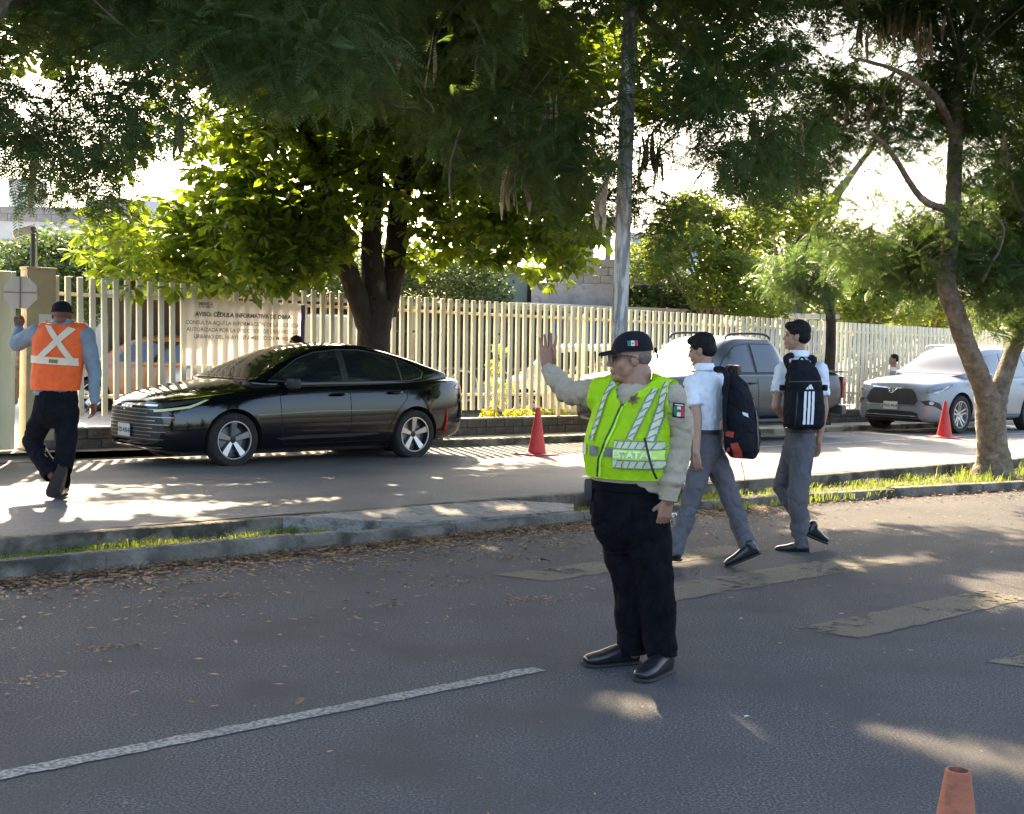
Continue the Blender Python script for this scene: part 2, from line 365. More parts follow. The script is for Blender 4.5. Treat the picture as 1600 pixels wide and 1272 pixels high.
# ---- leaf litter, grass (uncountable: stuff)
M_litter = leafmat('dry_leaves', (.22, .11, .05), (.46, .30, .16), (.2, .1, .03), .7, .15)
def litter(n, sfun, size):
    V, F, at = [], [], []
    for i in range(n):
        p = sfun(); a = random.random()*6.28; l = size*random.uniform(.5, 1.4); wd = l*random.uniform(.25, .5); c = random.uniform(.0, .5)*l
        u = Vector((math.cos(a), math.sin(a), random.uniform(-.15, .15))); v = Vector((-math.sin(a), math.cos(a), random.uniform(-.3, .3))); b = len(V)
        V += [p-u*l, p+v*wd+Vector((0, 0, c*.5)), p+u*l+Vector((0, 0, c*.3)), p-v*wd+Vector((0, 0, c*random.random()))]; F += [(b, b+1, b+2), (b, b+2, b+3)]; at += [random.random()]*4
    return V, F, at
def near_kerb_pt():
    s = random.uniform(1.5, 11.5) if random.random() < .88 else random.uniform(9, 18)
    d = random.expovariate(1/.20) if random.random() < .85 else random.expovariate(1/.9)
    return W(s, kn(s)-.02-d, .006+random.random()*.03*max(0, 1-d*2))
V, F, at = litter(13500, near_kerb_pt, .022)
def open_pt(): s = random.uniform(-1, 15); t = random.uniform(1.5, 8.7); return W(s, t, .006)
def clump_pt():
    c = random.choice(CL); a = random.random()*6.28; r = random.random()**.5*c[2]; return W(c[0]+math.cos(a)*r*1.8, c[1]+math.sin(a)*r*.7, .006)
CL = [(random.uniform(0, 8), random.uniform(6, 8.5), random.uniform(.05, .3)) for _ in range(26)]
a = litter(1500, clump_pt, .014); k = len(V); V += a[0]; F += [tuple(i+k for i in f) for f in a[1]]; at += a[2]
a = litter(900, open_pt, .010); k = len(V); V += a[0]; F += [tuple(i+k for i in f) for f in a[1]]; at += a[2]
def med_pt(): s = random.uniform(1.5, 20); return W(s, random.uniform(8.95, 9.45), .04+random.random()*.02)
a = litter(4200, med_pt, .018); k = len(V); V += a[0]; F += [tuple(i+k for i in f) for f in a[1]]; at += a[2]
o = from_np('leaf_litter', V, F, M_litter, attr=at); tag(o, 'brown dry leaves gathered along the near kerb', 'leaves', kind='stuff')
M_grass = leafmat('grass_blades', (.09, .15, .02), (.19, .24, .035), (.30, .38, .04), .6, .45)
V, F, at = [], [], []
def blades(n, s0, s1, t0, t1, h):
    for i in range(n):
        s = random.uniform(s0, s1); t = random.uniform(t0, t1); pn = noise.noise(Vector((s*1.7, t*5, 0)))
        if pn < -.12 and random.random() < .85: continue
        p = W(s, t, .03); a = random.random()*6.28; hh = h*random.uniform(.4, 1.2)*(1+pn); d = Vector((math.cos(a), math.sin(a), 0)); q = Vector((-d.y, d.x, 0))*.004
        b = len(V); V.extend([p-q, p+q, p+d*hh*.25+Vector((0, 0, hh*.7))+q*.8, p+d*hh*.25+Vector((0, 0, hh*.7))-q*.8, p+d*hh*.75+Vector((0, 0, hh*.85))])
        F.extend([(b, b+1, b+2), (b, b+2, b+3), (b+3, b+2, b+4)]); at.extend([random.random()]*5)
blades(5200, 3.2, 6.3, 8.93, 9.42, .075); blades(7000, 10.8, 21.5, 8.45, 9.42, .085); blades(500, 16, 22, 8.3, 9.4, .2); blades(1500, 9.2, 11.4, 8.95, 9.4, .06)
V = [v for v in V]
o = from_np('grass', V, F, M_grass, attr=at); tag(o, 'bright green grass growing in the median strip', 'grass', kind='stuff')
# ---- plinth of blocks under the fence
FT = 16.45
pl = empty('fence_plinth', W(7, 16.4, .158), label='low dark block wall under the cream picket fence', cat='low wall')
M_cap = mat('plinth_cap', (.40, .35, .27), .85, c2=(.3, .26, .2), scale=6, bump=.3, bscale=40)
def rel(parent, o): o.matrix_parent_inverse = parent.matrix_world.inverted(); o.parent = parent; return o
bpy.context.view_layer.update()
blk = mesh_of(add_box(bmesh.new(), Vector((0, 0, 0)), (.385, .18, .115), 0, .008), 'block'); blk.materials.append(M_plinth)
for row in range(2):
    for i in range(84 if row else 84):
        s = 6.98+.2*(row % 2)+i*.4+.19
        o = put('block', blk, None, pl); o.location = W(s, 16.43+random.uniform(-.006, .006), .222+row*.125)-pl.location; o.rotation_euler = (0, 0, A)
bm = bmesh.new(); add_box(bm, W(24.0, 16.445, .27)-pl.location, (34.2, .15, .28), A)
obj('mortar_core', bm, mat('mortar', (.12, .11, .09), .95, c2=(.08, .07, .06), scale=20), pl, smooth=False)
bm = bmesh.new(); add_box(bm, W(24.0, 16.44, .423)-pl.location, (34.3, .20, .025), A)
obj('coping', bm, M_cap, pl, smooth=False)
# ---- picket fence
M_fence = mat('cream_paint', (.90, .81, .60), .5, c2=(.82, .73, .53), scale=3, bump=.1, bscale=30)
M_fence2 = mat('cream_paint_weathered', (.90, .82, .62), .6, c2=(.80, .72, .53), scale=1.2, bump=.1, bscale=30, c3=(.55, .48, .33), s3=4, thr3=(.6, .75))
fe = empty('picket_fence', W(7.1, FT, .16), label='long cream metal picket fence behind the parked cars', cat='fence')
bpy.context.view_layer.update()
def picket_mesh(h):
    bm = bmesh.new(); add_box(bm, Vector((0, 0, h/2)), (.071, .046, h), 0, .006); me = mesh_of(bm, 'picket'); me.materials.append(M_fence2); return me
pm = picket_mesh(1.78); n = 0; s = 7.21; pick = []
while s < 52 and n < 290:
    o = put('picket', pm, None, fe); z0 = .57-.03*(s-7.2)/18
    if n % 14 == 13: z0 -= .12
    o.location = W(s, FT, z0)-fe.location; o.scale = (1, 1, (2.35-.0035*(s-7.2)-z0)/1.78); o.rotation_euler = (0, R(-1.1)+random.uniform(-.003, .003), A+random.uniform(-.03, .03)); s += .1615; n += 1
for zr in (2.13, .82):
    bm = bmesh.new(); s0 = 7.05
    add_box(bm, (W(7.05, FT+.045, zr)+W(52, FT+.045, zr-.09))/2-fe.location, (44.95, .03, .045), rot=Matrix.Rotation(A, 3, 'Z') @ Matrix.Rotation(R(.115), 3, 'Y'))
    obj('rail', bm, M_fence, fe, smooth=False)
for s in np.arange(7.05, 52, 3.2):
    bm = bmesh.new(); add_box(bm, W(s+.08, FT+.05, 1.25)-fe.location, (.06, .06, 1.9), A); obj('post', bm, M_fence, fe, smooth=False)
# ---- pillar, gate, sign, camera pole
M_pillar = mat('pillar_render', (.58, .45, .26), .8, c2=(.43, .34, .20), scale=3, bump=.3, bscale=60, c3=(.35, .27, .17), s3=5, thr3=(.6, .75))
gp = empty('gate_pillar', W(6.955, 16.455, .15), A, 'tan square gate pillar at the left end of the fence', 'pillar')
obj('shaft', box((0, 0, 1.13), (.37, .21, 2.26), 0, .01), M_pillar, gp); obj('pillar_cap', box((0, 0, 2.275), (.388, .228, .03), 0, .008), M_pillar, gp)
obj('shaft_base', box((0, 0, .0), (.41, .25, .06), 0, .008), M_conc, gp)
gt = empty('sliding_gate', W(6.70, 16.42, .15), A, 'cream sheet metal gate at the far left edge beside the pillar', 'gate')
M_gate = mat('cream_gate', (.88, .79, .55), .45, c2=(.82, .72, .48), scale=2)
obj('gate_frame', box((-1.6, 0, 1.12), (3.1, .05, 2.2), 0, .004), M_gate, gt)
rib = mesh_of(box((0, 0, 0), (.05, .03, 2.16), 0, .006), 'rib'); rib.materials.append(M_gate)
for i in range(17): put('gate_rib', rib, None, gt, (-.09-i*.18, -.035, 1.12))
sg = empty('wall_notice', W(7.02, 16.342, 1.73), A, 'small white notice plate fixed on the tan pillar', 'sign')
obj('plate', box((0, 0, 0), (.20, .008, .26), 0, .002), mat('notice_white', (.72, .66, .55), .5), sg)
mb = mat('ink_black', (.03, .03, .03), .5)
text_obj('lettering', 'PASO', .055, basis((0, -.005, -.03), (1, 0, 0), (0, 0, 1)), mb, sg)
text_obj('lettering', 'o', .06, basis((0, -.005, .05), (1, 0, 0), (0, 0, 1)), mat('ink_grey', (.3, .3, .25), .5), sg)
cp = empty('security_camera', W(6.9, 16.5, 2.44), 0, 'white security camera on a dark pole above the tan pillar', 'camera')
bm = bmesh.new(); add_tube(bm, [(0, 0, 0), (0, 0, .42)], .03, 10); obj('pole', bm, mat('dark_steel', (.04, .045, .04), .5), cp)
bm = bmesh.new(); add_tube(bm, [(.055, -.02, 0), (.055, -.02, .44)], .013, 8); obj('conduit', bm, mat('grey_pvc', (.4, .38, .33), .5), cp)
bm = bmesh.new(); add_box(bm, Vector((0, 0, 0)), (.26, .085, .085), 0, .02); M = Matrix.Translation((-.11, -.03, .43)) @ Matrix.Rotation(R(20), 4, 'Z') @ Matrix.Rotation(R(-20), 4, 'Y'); bmesh.ops.transform(bm, matrix=M, verts=bm.verts)
obj('housing', bm, mat('camera_white', (.62, .58, .5), .4), cp)
bm = bmesh.new(); add_box(bm, Vector((0, 0, 0)), (.30, .10, .012), 0, .004); bmesh.ops.transform(bm, matrix=Matrix.Translation((-.12, -.03, .483)) @ Matrix.Rotation(R(20), 4, 'Z') @ Matrix.Rotation(R(-20), 4, 'Y'), verts=bm.verts); obj('sunshield', bm, MATS['camera_white'], cp)
bm = bmesh.new(); add_tube(bm, [(.0, -.03, .46), (.04, -.03, .47)], .042, 12); obj('mount', bm, MATS['dark_steel'], cp)
# ---- banner
M_ban = mat('banner_vinyl', (.72, .68, .60), .5, c2=(.67, .63, .55), scale=3, transl=.35)
M_ink = mat('banner_ink', (.10, .08, .12), .6, c2=(.28, .24, .25), scale=14, thr=(.45, .7))
bn = empty('notice_banner', W(8.93, FT-.075, 1.70), A, 'grey vinyl construction notice banner tied on the fence above the dark sedan', 'banner')
bm = bmesh.new(); nx, nz_ = 30, 14; vs = [[bm.verts.new((1.97*i/nx, .012*noise.noise(Vector((i*.25, k*.4, 0))), -.46+.9*k/nz_+.015*math.sin(i/nx*math.pi)*(-1 if k == nz_ else 0))) for k in range(nz_+1)] for i in range(nx+1)]
for i in range(nx):
    for k in range(nz_): bm.faces.new((vs[i][k], vs[i+1][k], vs[i+1][k+1], vs[i][k+1]))
mb_ = mesh_of(bm, 'banner'); put('vinyl_sheet', mb_, M_ban, bn); TB = bvh_of(mb_)
def bt(txt, size, x, z, bold=.0): text_decal('lettering', TB, txt, size, (x, -.2, z), (1, 0, 0), (0, 0, 1), (0, 1, 0), M_ink, bn, off=.004, bold=bold)
bt('AVISO: CÉDULA INFORMATIVA DE OBRA', .083, .93, .235, .0035); bt('CONSULTA AQUÍ LA INFORMACIÓN DE LA LICENCIA', .075, .93, .12, .001)
bt('AUTORIZADA POR LA DIRECCIÓN DE DESARROLLO', .075, .93, .025, .001); bt('URBANO DEL H. AYUNTAMIENTO DE MÉRIDA', .075, .93, -.07, .001)
bt('MERIDA', .06, .33, .375, .002); bt('AYUNTAMIENTO', .028, .33, .335, .001)
decal('purple_stripe', TB, rect(1.86, -.44, 1.93, .42), (0, -.2, 0), (1, 0, 0), (0, 0, 1), (0, 1, 0), mat('banner_purple', (.07, .04, .16), .5), bn, off=.004)
# ---- lamp post
lpb = JT(958, 800, 9.22); lp = empty('lamp_post', (lpb.x, lpb.y, .03), 0, 'weathered grey metal lamp post with peeling white paint rising behind the officer', 'lamp post')
bm = bmesh.new(); hs = [0, .3, .31, 3, 6, 9.2]; add_tube(bm, [(0, 0, h) if h < 9 else (.03, 0, h) for h in hs], [.10, .095, .080, .078, .072, .06], 20)
for v in bm.verts: v.co.x += v.co.z*.003
M_pole = mat('galvanised_weathered', (.34, .33, .31), .7, c2=(.20, .195, .19), scale=3, stretch=(2, 2, .35), bump=.3, bscale=40, c3=(.60, .58, .54), s3=7, thr3=(.48, .56), metal=.1)
obj('shaft', bm, M_pole, lp); bm = bmesh.new(); add_tube(bm, [(.05, 0, 9.1), (-.3, -.5, 9.4), (-.7, -1.3, 9.45)], .035, 10); obj('arm', bm, M_pole, lp)
obj('lantern', box((-.8, -1.5, 9.42), (.25, .6, .12), .45, .04), M_pole, lp)
# ---- cones
M_cone = mat('cone_red', (.62, .045, .035), .5, c2=(.5, .035, .03), scale=5, bump=.15, bscale=40, c3=(.3, .04, .03), s3=9, thr3=(.6, .8))
M_cone2 = mat('cone_orange_dirty', (.42, .13, .06), .65, c2=(.30, .09, .045), scale=8, bump=.3, bscale=50, c3=(.13, .06, .04), s3=14, thr3=(.56, .72))
def cone(loc, h, rb, rt, label, m, rz=0.):
    c = empty('traffic_cone', loc, rz, label, 'traffic cone', 'traffic cones on the roads')
    bm = bmesh.new(); t = .007; add_lathe(bm, [(rb, .02), (rb*.985, .05), (rt, h-.008), (rt-.002, h), (rt-t, h), (rt-t, h-.05), (rb-t, .022)], cap=False); obj('cone_body', bm, m, c)
    bm = bmesh.new(); s = rb*1.75; add_box(bm, Vector((0, 0, .012)), (s*2, s*2, .024), 0, .006); add_lathe(bm, [(rb*1.25, .02), (rb*1.15, .035), (rb*.98, .04)], cap=True); obj('cone_base', bm, m, c)
    return c
g = J(838, 711, 18.5); cone(W(12.77, 13.45, zf(13.45)), .66, .125, .028, 'red traffic cone standing between the black sedan and the officer', M_cone, A)
cone(W(22.6, 12.9, zf(12.9)), .68, .14, .028, 'red traffic cone in front of the silver SUV wheel', M_cone, A)
pc = J(1497, 1203, 3.42); cone((pc.x, pc.y, 0), pc.z, .115, .033, 'worn orange traffic cone cut off at the bottom right corner', M_cone2, .3)
# ------------------------------------------------------------------ trees
def rotz_mats(n, tilt, rng):
    """random orientation matrices: frond axis x points outwards and a bit down"""
    az = rng.uniform(0, 2*np.pi, n); el = rng.normal(tilt, .45, n); ro = rng.uniform(-.9, .9, n)
    ca, sa, ce, se, cr, sr = np.cos(az), np.sin(az), np.cos(el), np.sin(el), np.cos(ro), np.sin(ro)
    X = np.stack([ca*ce, sa*ce, se], 1); Y0 = np.stack([-sa, ca, np.zeros(n)], 1); Z0 = np.cross(X, Y0)
    Y = Y0*cr[:, None]+Z0*sr[:, None]; Z = np.cross(X, Y); return np.stack([X, Y, Z], 2)
def frond_base(pairs=14, L=.30, wl=.066, wd=.0135, curl=.10):
    V, F = [], []
    def rp(t): return np.array([L*t, 0, -curl*t*t])
    V += [rp(0)+[0, -.003, 0], rp(0)+[0, .003, 0], rp(.5)+[0, .0025, 0], rp(.5)-[0, .0025, 0], rp(1), rp(1)+[0, .001, 0]]; F += [(0, 1, 2, 3), (3, 2, 5, 4)]
    for i in range(pairs):
        t = .12+.88*i/(pairs-1); l = wl*(math.sin(math.pi*(.15+.8*t)))**.6
        for sg in (-1, 1):
            o = rp(t); d = np.array([.35, sg*.93, -.18]); tip = o+d*l; md = o+d*l*.55+np.array([0, 0, .006]); e = np.array([wd, 0, 0])*.5
            b = len(V); V += [o, md-e, tip, md+e]; F += [(b, b+1, b+2, b+3)]
    return np.array(V), np.array(F)
def almond_base(l=.2, w=.105):
    V = [(0, 0, 0), (l*.3, -w*.22, .012), (l*.72, -w*.5, .0), (l, 0, -.025), (l*.72, w*.5, .0), (l*.3, w*.22, .012), (l*.35, 0, -.004), (l*.72, 0, -.016)]
    F = [(0, 1, 6, 6), (1, 2, 7, 6), (2, 3, 7, 7), (3, 4, 7, 7), (7, 4, 5, 6), (6, 5, 0, 0)]
    return np.array(V), np.array(F)
def small_base(l=.09, w=.045): return np.array([(0, 0, 0), (l*.5, -w*.5, .01), (l, 0, -.008), (l*.5, w*.5, .01)], float), np.array([(0, 1, 2, 3)])
def tri_ok(F):   # quads with a doubled corner become triangles
    out = []
    for f in F:
        f = list(f)
        if len(f) == 4 and f[2] == f[3]: out.append(f[:3])
        elif len(f) == 4 and f[0] == f[1]: out.append(f[1:])
        elif len(f) == 4: out += [[f[0], f[1], f[2]], [f[0], f[2], f[3]]]
        else: out.append(f)
    return np.array(out)
def scatter(name, base, P, Rm, S, m, parent, rng, vb=None, nind=0, indname='leaf', kind=True):
    BV, BF = base; BF = tri_ok(BF) if BF.shape[1] == 4 and (BF[:, 2] == BF[:, 3]).any() else BF
    n = len(P); v = rng.uniform(0, 1, n) if vb is None else vb
    if nind:      # the ones nearest the camera and in frame are leaves of their own
        Pw = P+np.array(parent.location) if parent is not None else P
        yy = Pw[:, 1]; u = Pw[:, 0]/np.maximum(yy, .1)*FPX; q = (Pw[:, 2]-CH)/np.maximum(yy, .1)*FPX
        inside = (np.abs(u) < 780) & (q < 500) & (yy > 1); key = np.where(inside, yy+rng.uniform(0, 1.2, n), 1e9); idx = np.argsort(key)[:nind]; idx = idx[key[idx] < 1e8]
        ms = []
        for k in range(4):
            me = bpy.data.meshes.new(indname); me.from_pydata(BV.tolist(), [], BF.tolist()); a = me.attributes.new('v', 'FLOAT', 'POINT'); a.data.foreach_set('value', np.full(len(BV), k/3., np.float32)); me.materials.append(m); ms.append(me)
        for i in idx:
            o = bpy.data.objects.new(indname, ms[int(v[i]*3.99)]); COL.objects.link(o); o.parent = parent
            Mx = Matrix(Rm[i].tolist()).to_4x4(); Mx.translation = P[i].tolist(); o.matrix_basis = Mx @ Matrix.Scale(float(S[i]), 4)
        keep = np.ones(n, bool); keep[idx] = False; P, Rm, S, v = P[keep], Rm[keep], S[keep], v[keep]; n = len(P)
    VV = np.einsum('nij,vj->nvi', Rm, BV)*S[:, None, None]+P[:, None, :]
    FF = (BF[None]+(np.arange(n)*len(BV))[:, None, None]).reshape(-1, BF.shape[1])
    o = from_np(name, VV, FF, m, parent, attr=np.repeat(v, len(BV)))
    if kind: o['kind'] = 'stuff'
    return o
def in_clumps(cl, per, rng, hollow=.35, flat=.8):
    P = []
    for c, r, w_ in cl:
        n = max(1, int(per*w_*r*r)); d = rng.normal(size=(n, 3)); d /= np.linalg.norm(d, axis=1)[:, None]
        rr = r*(hollow+(1-hollow)*rng.uniform(0, 1, n)**.6); q = d*rr[:, None]; q[:, 2] *= flat; P.append(q+np.array(c))
    return np.concatenate(P)
# sun patches on the ground: openings cut into the crowns for the light, given as the ground ellipses (s, t, ds, dt) the sun reaches
LIT = [(15.5, 6.0, 3.0, 1.5), (18.5, 11.2, 5.0, 1.5), (17, 13.2, 6, .9), (12.7, 13.6, 2.0, .75), (9.6, 15.2, 4, .6), (4.6, 12.3, 1.7, .8), (5.4, 10.4, 1.3, .6), (3.8, 11.0, 1.3, .8), (6.7, 14.6, 1.3, .6), (5.0, 13.0, 1.2, .7), (10.6, 12.0, .5, .12), (8.2, 12.0, .35, .1), (7.4, 12.4, .4, .1), (9.1, 11.4, .4, .1), (8.3, 11.1, .35, .1), (13.2, 11.0, 1.2, .25), (6.8, 9.3, .35, .16), (8.2, 9.1, .5, .12), (7.1, 11.9, .5, .12), (6.4, 12.2, .7, .12),
       (7.9, 6.9, .5, .18), (7.2, 8.2, .25, .12), (9.3, 6.0, .9, .12), (8.6, 4.5, .7, .12), (10.9, 7.5, .8, .25), (9.6, 5.0, .7, .15), (8.9, 4.0, .3, .6), (4.6, 4.0, .18, .5), (5.2, 2.9, .2, .5), (14, 9.3, 4, .35), (4.7, 9.2, .5, .2), (3.2, 10.3, .8, .3),
       (7.0, 12.8, .5, .1), (8.9, 12.6, .35, .1), (10.0, 11.4, .4, .12), (11.3, 12.6, .3, .1), (6.1, 11.2, .4, .12), (12.0, 11.9, .5, .12), (12.3, 10.4, 1.3, .25), (11.2, 10.6, .6, .1), (6.6, 10.3, .9, .15), (8.0, 10.2, .6, .1), (7.6, 9.1, .35, .2), (9.2, 8.9, .3, .1), (5.4, 9.2, .5, .2),
       (9.2, 13.7, .9, .25), (11.2, 14.9, 1.2, .6), (9.6, 16.3, 1.6, .5), (14.5, 16.2, 4, .8), (24, 16.2, 8, 1.2), (25.5, 14.2, 3, 1.1), (16.5, 14.6, 1.2, .5), (8.2, 14.6, .9, .5)]
SK = Vector((-sdir.x/sdir.z, -sdir.y/sdir.z, 0))
def lit_cull(Pw, strength=1.):
    z = Pw[:, 2]; gx = Pw[:, 0]+SK.x*z; gy = Pw[:, 1]+SK.y*z; s = gx*DV.x+gy*DV.y; t = gx*NV.x+gy*NV.y; k = np.ones(len(Pw), bool)
    for a, b, c, d in LIT: k &= ((s-a)/(c+.2))**2+((t-b+.2)/(d+.2))**2 > strength
    return k
M_bark = mat('bark_flamboyant', (.23, .17, .12), .9, c2=(.10, .075, .055), scale=12, bump=1., bscale=25, dist=.03, c3=(.32, .26, .19), s3=6, thr3=(.55, .7))
M_bark2 = mat('bark_almond', (.055, .04, .03), .9, c2=(.03, .022, .016), scale=10, bump=1., bscale=25, dist=.03, stretch=(1, 1, .5), c3=(.16, .13, .10), s3=5, thr3=(.6, .75))
M_frond = leafmat('feathery_leaves', (.050, .090, .040), (.10, .155, .055), (.16, .26, .05), .5, .42)
M_alm = leafmat('almond_leaves', (.04, .085, .02), (.075, .135, .03), (.30, .41, .02), .42, .5)
M_pod = mat('seed_pod_brown', (.28, .18, .10), .7, c2=(.55, .42, .28), scale=14, bump=.4, bscale=50)
M_twig = mat('twig', (.14, .11, .085), .9, c2=(.08, .06, .045), scale=15)
rng = np.random.default_rng(5)
def limbs(bm, paths, n=12, jit=.12):
    for pts, rad in paths:
        P, Q = smoothpath(pts, rad, 5); add_tube(bm, P, Q, n, jit)
def tree(name, base, label, group, trunkpaths, barkm, clumps, leafbase, per, lm, tilt, scale=(.55, 1.3), nind=280, indname='frond', cull=True, branches=40, rngs=1, culls=1., voids=(), hollow=.35, rb=.011, flat=.8, lowkeep=0.):
    rg = np.random.default_rng(rngs); base = Vector(base)
    root = empty(name, base, 0, label, 'tree', group); B = np.array(base)
    bm = bmesh.new(); limbs(bm, [([Vector(p)-base for p in pts], rad) for pts, rad in trunkpaths]); trunk = obj('trunk', bm, barkm, root, ang=70)
    P = in_clumps(clumps, per, rg, hollow=hollow, flat=flat)
    if cull: P = P[lit_cull(P, culls) | ((P[:, 2] < abs(lowkeep)) & ((P[:, 0] > 0) if lowkeep > 0 else (P[:, 0] < -1.9)))]
    for c, r in voids: P = P[np.linalg.norm((P-np.array(c)), axis=1) > r]
    n = len(P); S = rg.uniform(*scale, n)
    scatter('foliage', leafbase, P-B, rotz_mats(n, tilt, rg), S, lm, root, rg, nind=nind, indname=indname)
    # branches from the limbs out to the clumps
    tips = [Vector(p)-base for pts, rad in trunkpaths for p in (pts[-3:] if len(pts) > 3 else pts[-1:])]; bm = bmesh.new()
    cs = [c for c in clumps]; rg.shuffle(cs)
    for c, r, w_ in cs[:branches]:
        e = Vector(c)-base; st = min(tips, key=lambda q: (q-e).length)
        if (st-e).length > 1.8 and name != 'umbrella_tree': continue
        mid = (st+e)/2+Vector((rg.uniform(-.5, .5), rg.uniform(-.5, .5), rg.uniform(.1, .8)))
        P_, Q_ = smoothpath([st, mid, e+Vector((0, 0, -.1))], [rb*1.7, rb, .006], 4); add_tube(bm, P_, Q_, 5, cap=False)
    if cs: obj('branches', bm, M_twig if name == 'flamboyant_tree' else barkm, root)['kind'] = 'stuff'
    return root
def cl(px, py, Y, r, w_=1.): p = J(px, py, Y); return ((p.x, p.y, p.z), r, w_)
def band(x0, x1, dx, y0, ylow, dy, Y0, Y1, r, rgx, skip=()):
    out = []
    x = x0
    while x < x1:
        yl = float(np.interp(x, *zip(*ylow))); y = y0
        while y < yl:
            a = x+rgx.uniform(-.4, .4)*dx; b = min(y+rgx.uniform(-.4, .4)*dy, yl-20)
            if not any((a-sx)**2+((b-sy)*1.0)**2 < (sr+15)**2 for sx, sy, sr in skip): out.append(cl(a, b, rgx.uniform(Y0, Y1), r*rgx.uniform(.8, 1.15)))
            y += dy
        x += dx
    return out
def high(s0, s1, t0, t1, z0, z1, n, r, rgx): return [(tuple(W(rgx.uniform(s0, s1), rgx.uniform(t0, t1), rgx.uniform(z0, z1))), r*rgx.uniform(.8, 1.2), 1.) for _ in range(n)]
r1 = np.random.default_rng(11)
SK_GAPS = [(60, 110, 45), (15, 90, 20), (15, 260, 30), (245, 275, 70), (1060, 265, 42), (1235, 20, 45), (1290, 70, 30), (1180, 80, 22), (1240, 150, 30), (1215, 180, 26), (1340, 55, 40), (1370, 90, 28), (1460, 240, 60), (1430, 90, 24), (1330, 290, 70), (1270, 320, 30), (1180, 130, 16), (700, 90, 8), (920, 40, 20), (900, 100, 16), (280, 200, 16), (840, 285, 24), (1400, 330, 40), (95, 190, 14), (130, 130, 12)]
# C: the big flamboyant reaching over the median from the left; its trunk stands outside the frame
bC = W(2.4, 9.2, 0)
lowC = [(-120, 320), (60, 285), (95, 300), (150, 315), (185, 300), (205, 210), (260, 190), (300, 170), (400, 180), (500, 170), (600, 150), (700, 220), (800, 290), (900, 330), (955, 335), (1010, 300), (1030, 395), (1055, 320), (1100, 285), (1150, 320), (1210, 300), (1250, 270)]
cC = band(-130, 620, 55, -70, lowC, 50, 9.5, 12.5, .34, r1, SK_GAPS)+band(560, 1250, 52, -70, lowC, 46, 12.2, 15.0, .40, r1, [(x, y, r*.6) for x, y, r in SK_GAPS])
cC += [cl(60, 190, 10.5, .26), cl(110, 185, 10.8, .26), cl(25, 170, 10.5, .22), cl(135, 235, 10.8, .3), cl(60, 245, 10.6, .28), cl(10, 205, 10.4, .22), cl(170, 265, 11, .26), cl(190, 230, 11, .26), cl(100, 120, 10.8, .14), cl(20, 60, 10.5, .2)]
cC += [cl(165, 300, 11, .2), cl(175, 320, 11, .14), cl(1032, 360, 14, .2), cl(1035, 385, 14, .16), cl(1050, 350, 14, .16), cl(1150, 325, 15, .2)]
cC = [c for c in cC if not (c[0][1] < 14.6 and 925 < 800+c[0][0]/c[0][1]*FPX < 1005 and (hash(round(c[0][2]*100)) % 3))]
cC += [c for c in high(-3, 15, 5.5, 15.5, 5.6, 8.0, 330, .9, r1) if c[0][2]-CH > .262*c[0][1]+.4]
pathsC = [([bC, bC+Vector((.1, .1, 1.4)), bC+Vector((.2, .3, 2.6))], [.34, .25, .2]),
          ([bC+Vector((.2, .3, 2.4)), bC+Vector((.8, 1.2, 4.2)), J(60, -60, 11.5), J(420, -130, 13), J(760, -150, 14)], [.17, .13, .1, .075, .05]),
          ([bC+Vector((.2, .3, 2.5)), bC+Vector((-.3, 1.5, 3.6)), J(-60, 8, 10.5), J(60, 4, 10.8), J(130, -20, 11.2)], [.15, .11, .08, .06, .03]),
          ([J(420, -130, 13), J(860, -90, 13.6), J(1010, 30, 14), J(1070, 80, 14.2), J(1130, 150, 14.6)], [.07, .06, .045, .03, .012])]
fb = frond_base()
tC = tree('flamboyant_tree', bC, 'feathery flamboyant tree whose dark canopy hangs over the left and centre of the road', None, pathsC, M_bark, cC, fb, 450, M_frond, -.2, nind=290, branches=90, rngs=3, culls=1.0, lowkeep=-4.8)
# B: the forked flamboyant in the median at the right
bB = W(17.04, 8.99, .0)
def B(px, py, d=0): return JT(px, py, 8.99+d)
r2 = np.random.default_rng(21)
lowB = [(1180, 300), (1230, 290), (1300, 300), (1330, 420), (1350, 440), (1420, 440), (1480, 460), (1500, 450), (1560, 470), (1600, 520), (1700, 520)]
gB = [(x, y, r*.55) for x, y, r in SK_GAPS+[(1390, 250, 50), (1500, 300, 40), (1450, 330, 50), (1490, 260, 30), (1400, 300, 50), (1360, 350, 30)]]
cB = [cl(x, y, 18.2, r_, w_) for x, y, r_, w_ in [(1352, 198, .34, .8), (1335, 88, .34, .8), (1330, 215, .25, .6), (1400, 300, .3, .7), (1450, 250, .3, .7), (1430, 340, .4, .8), (1510, 300, .35, .8), (1350, 290, .3, .7), (1480, 340, .35, .8), (1530, 240, .35, .9), (1420, 210, .3, .9), (1400, 360, .4, .8), (1450, 360, .3, .8), (1300, 290, .3, .7), (1380, 240, .25, .7), (1265, 180, .35, .9), (1390, 400, .4, 1.), (1350, 400, .35, 1.), (1430, 410, .4, 1.), (1470, 420, .35, 1.), (1410, 440, .3, .8), (1460, 450, .3, .8), (1440, 380, .4, .8), (1500, 400, .4, 1.), (1540, 410, .4, 1.), (1580, 400, .45, 1.), (1570, 450, .4, 1.), (1600, 420, .45, 1.), (1520, 460, .25, .8), (1400, 370, .35, .6), (1560, 350, .45, 1.), (1600, 300, .5, 1.), (1290, 260, .35, .5), (1250, 220, .35, .5), (1320, 330, .3, .3), (1460, 200, .35, .6), (1500, 180, .35, .8), (1380, 150, .3, .6)]]+band(1180, 1700, 50, -60, lowB, 44, 16.8, 19.5, .45, r2, gB)
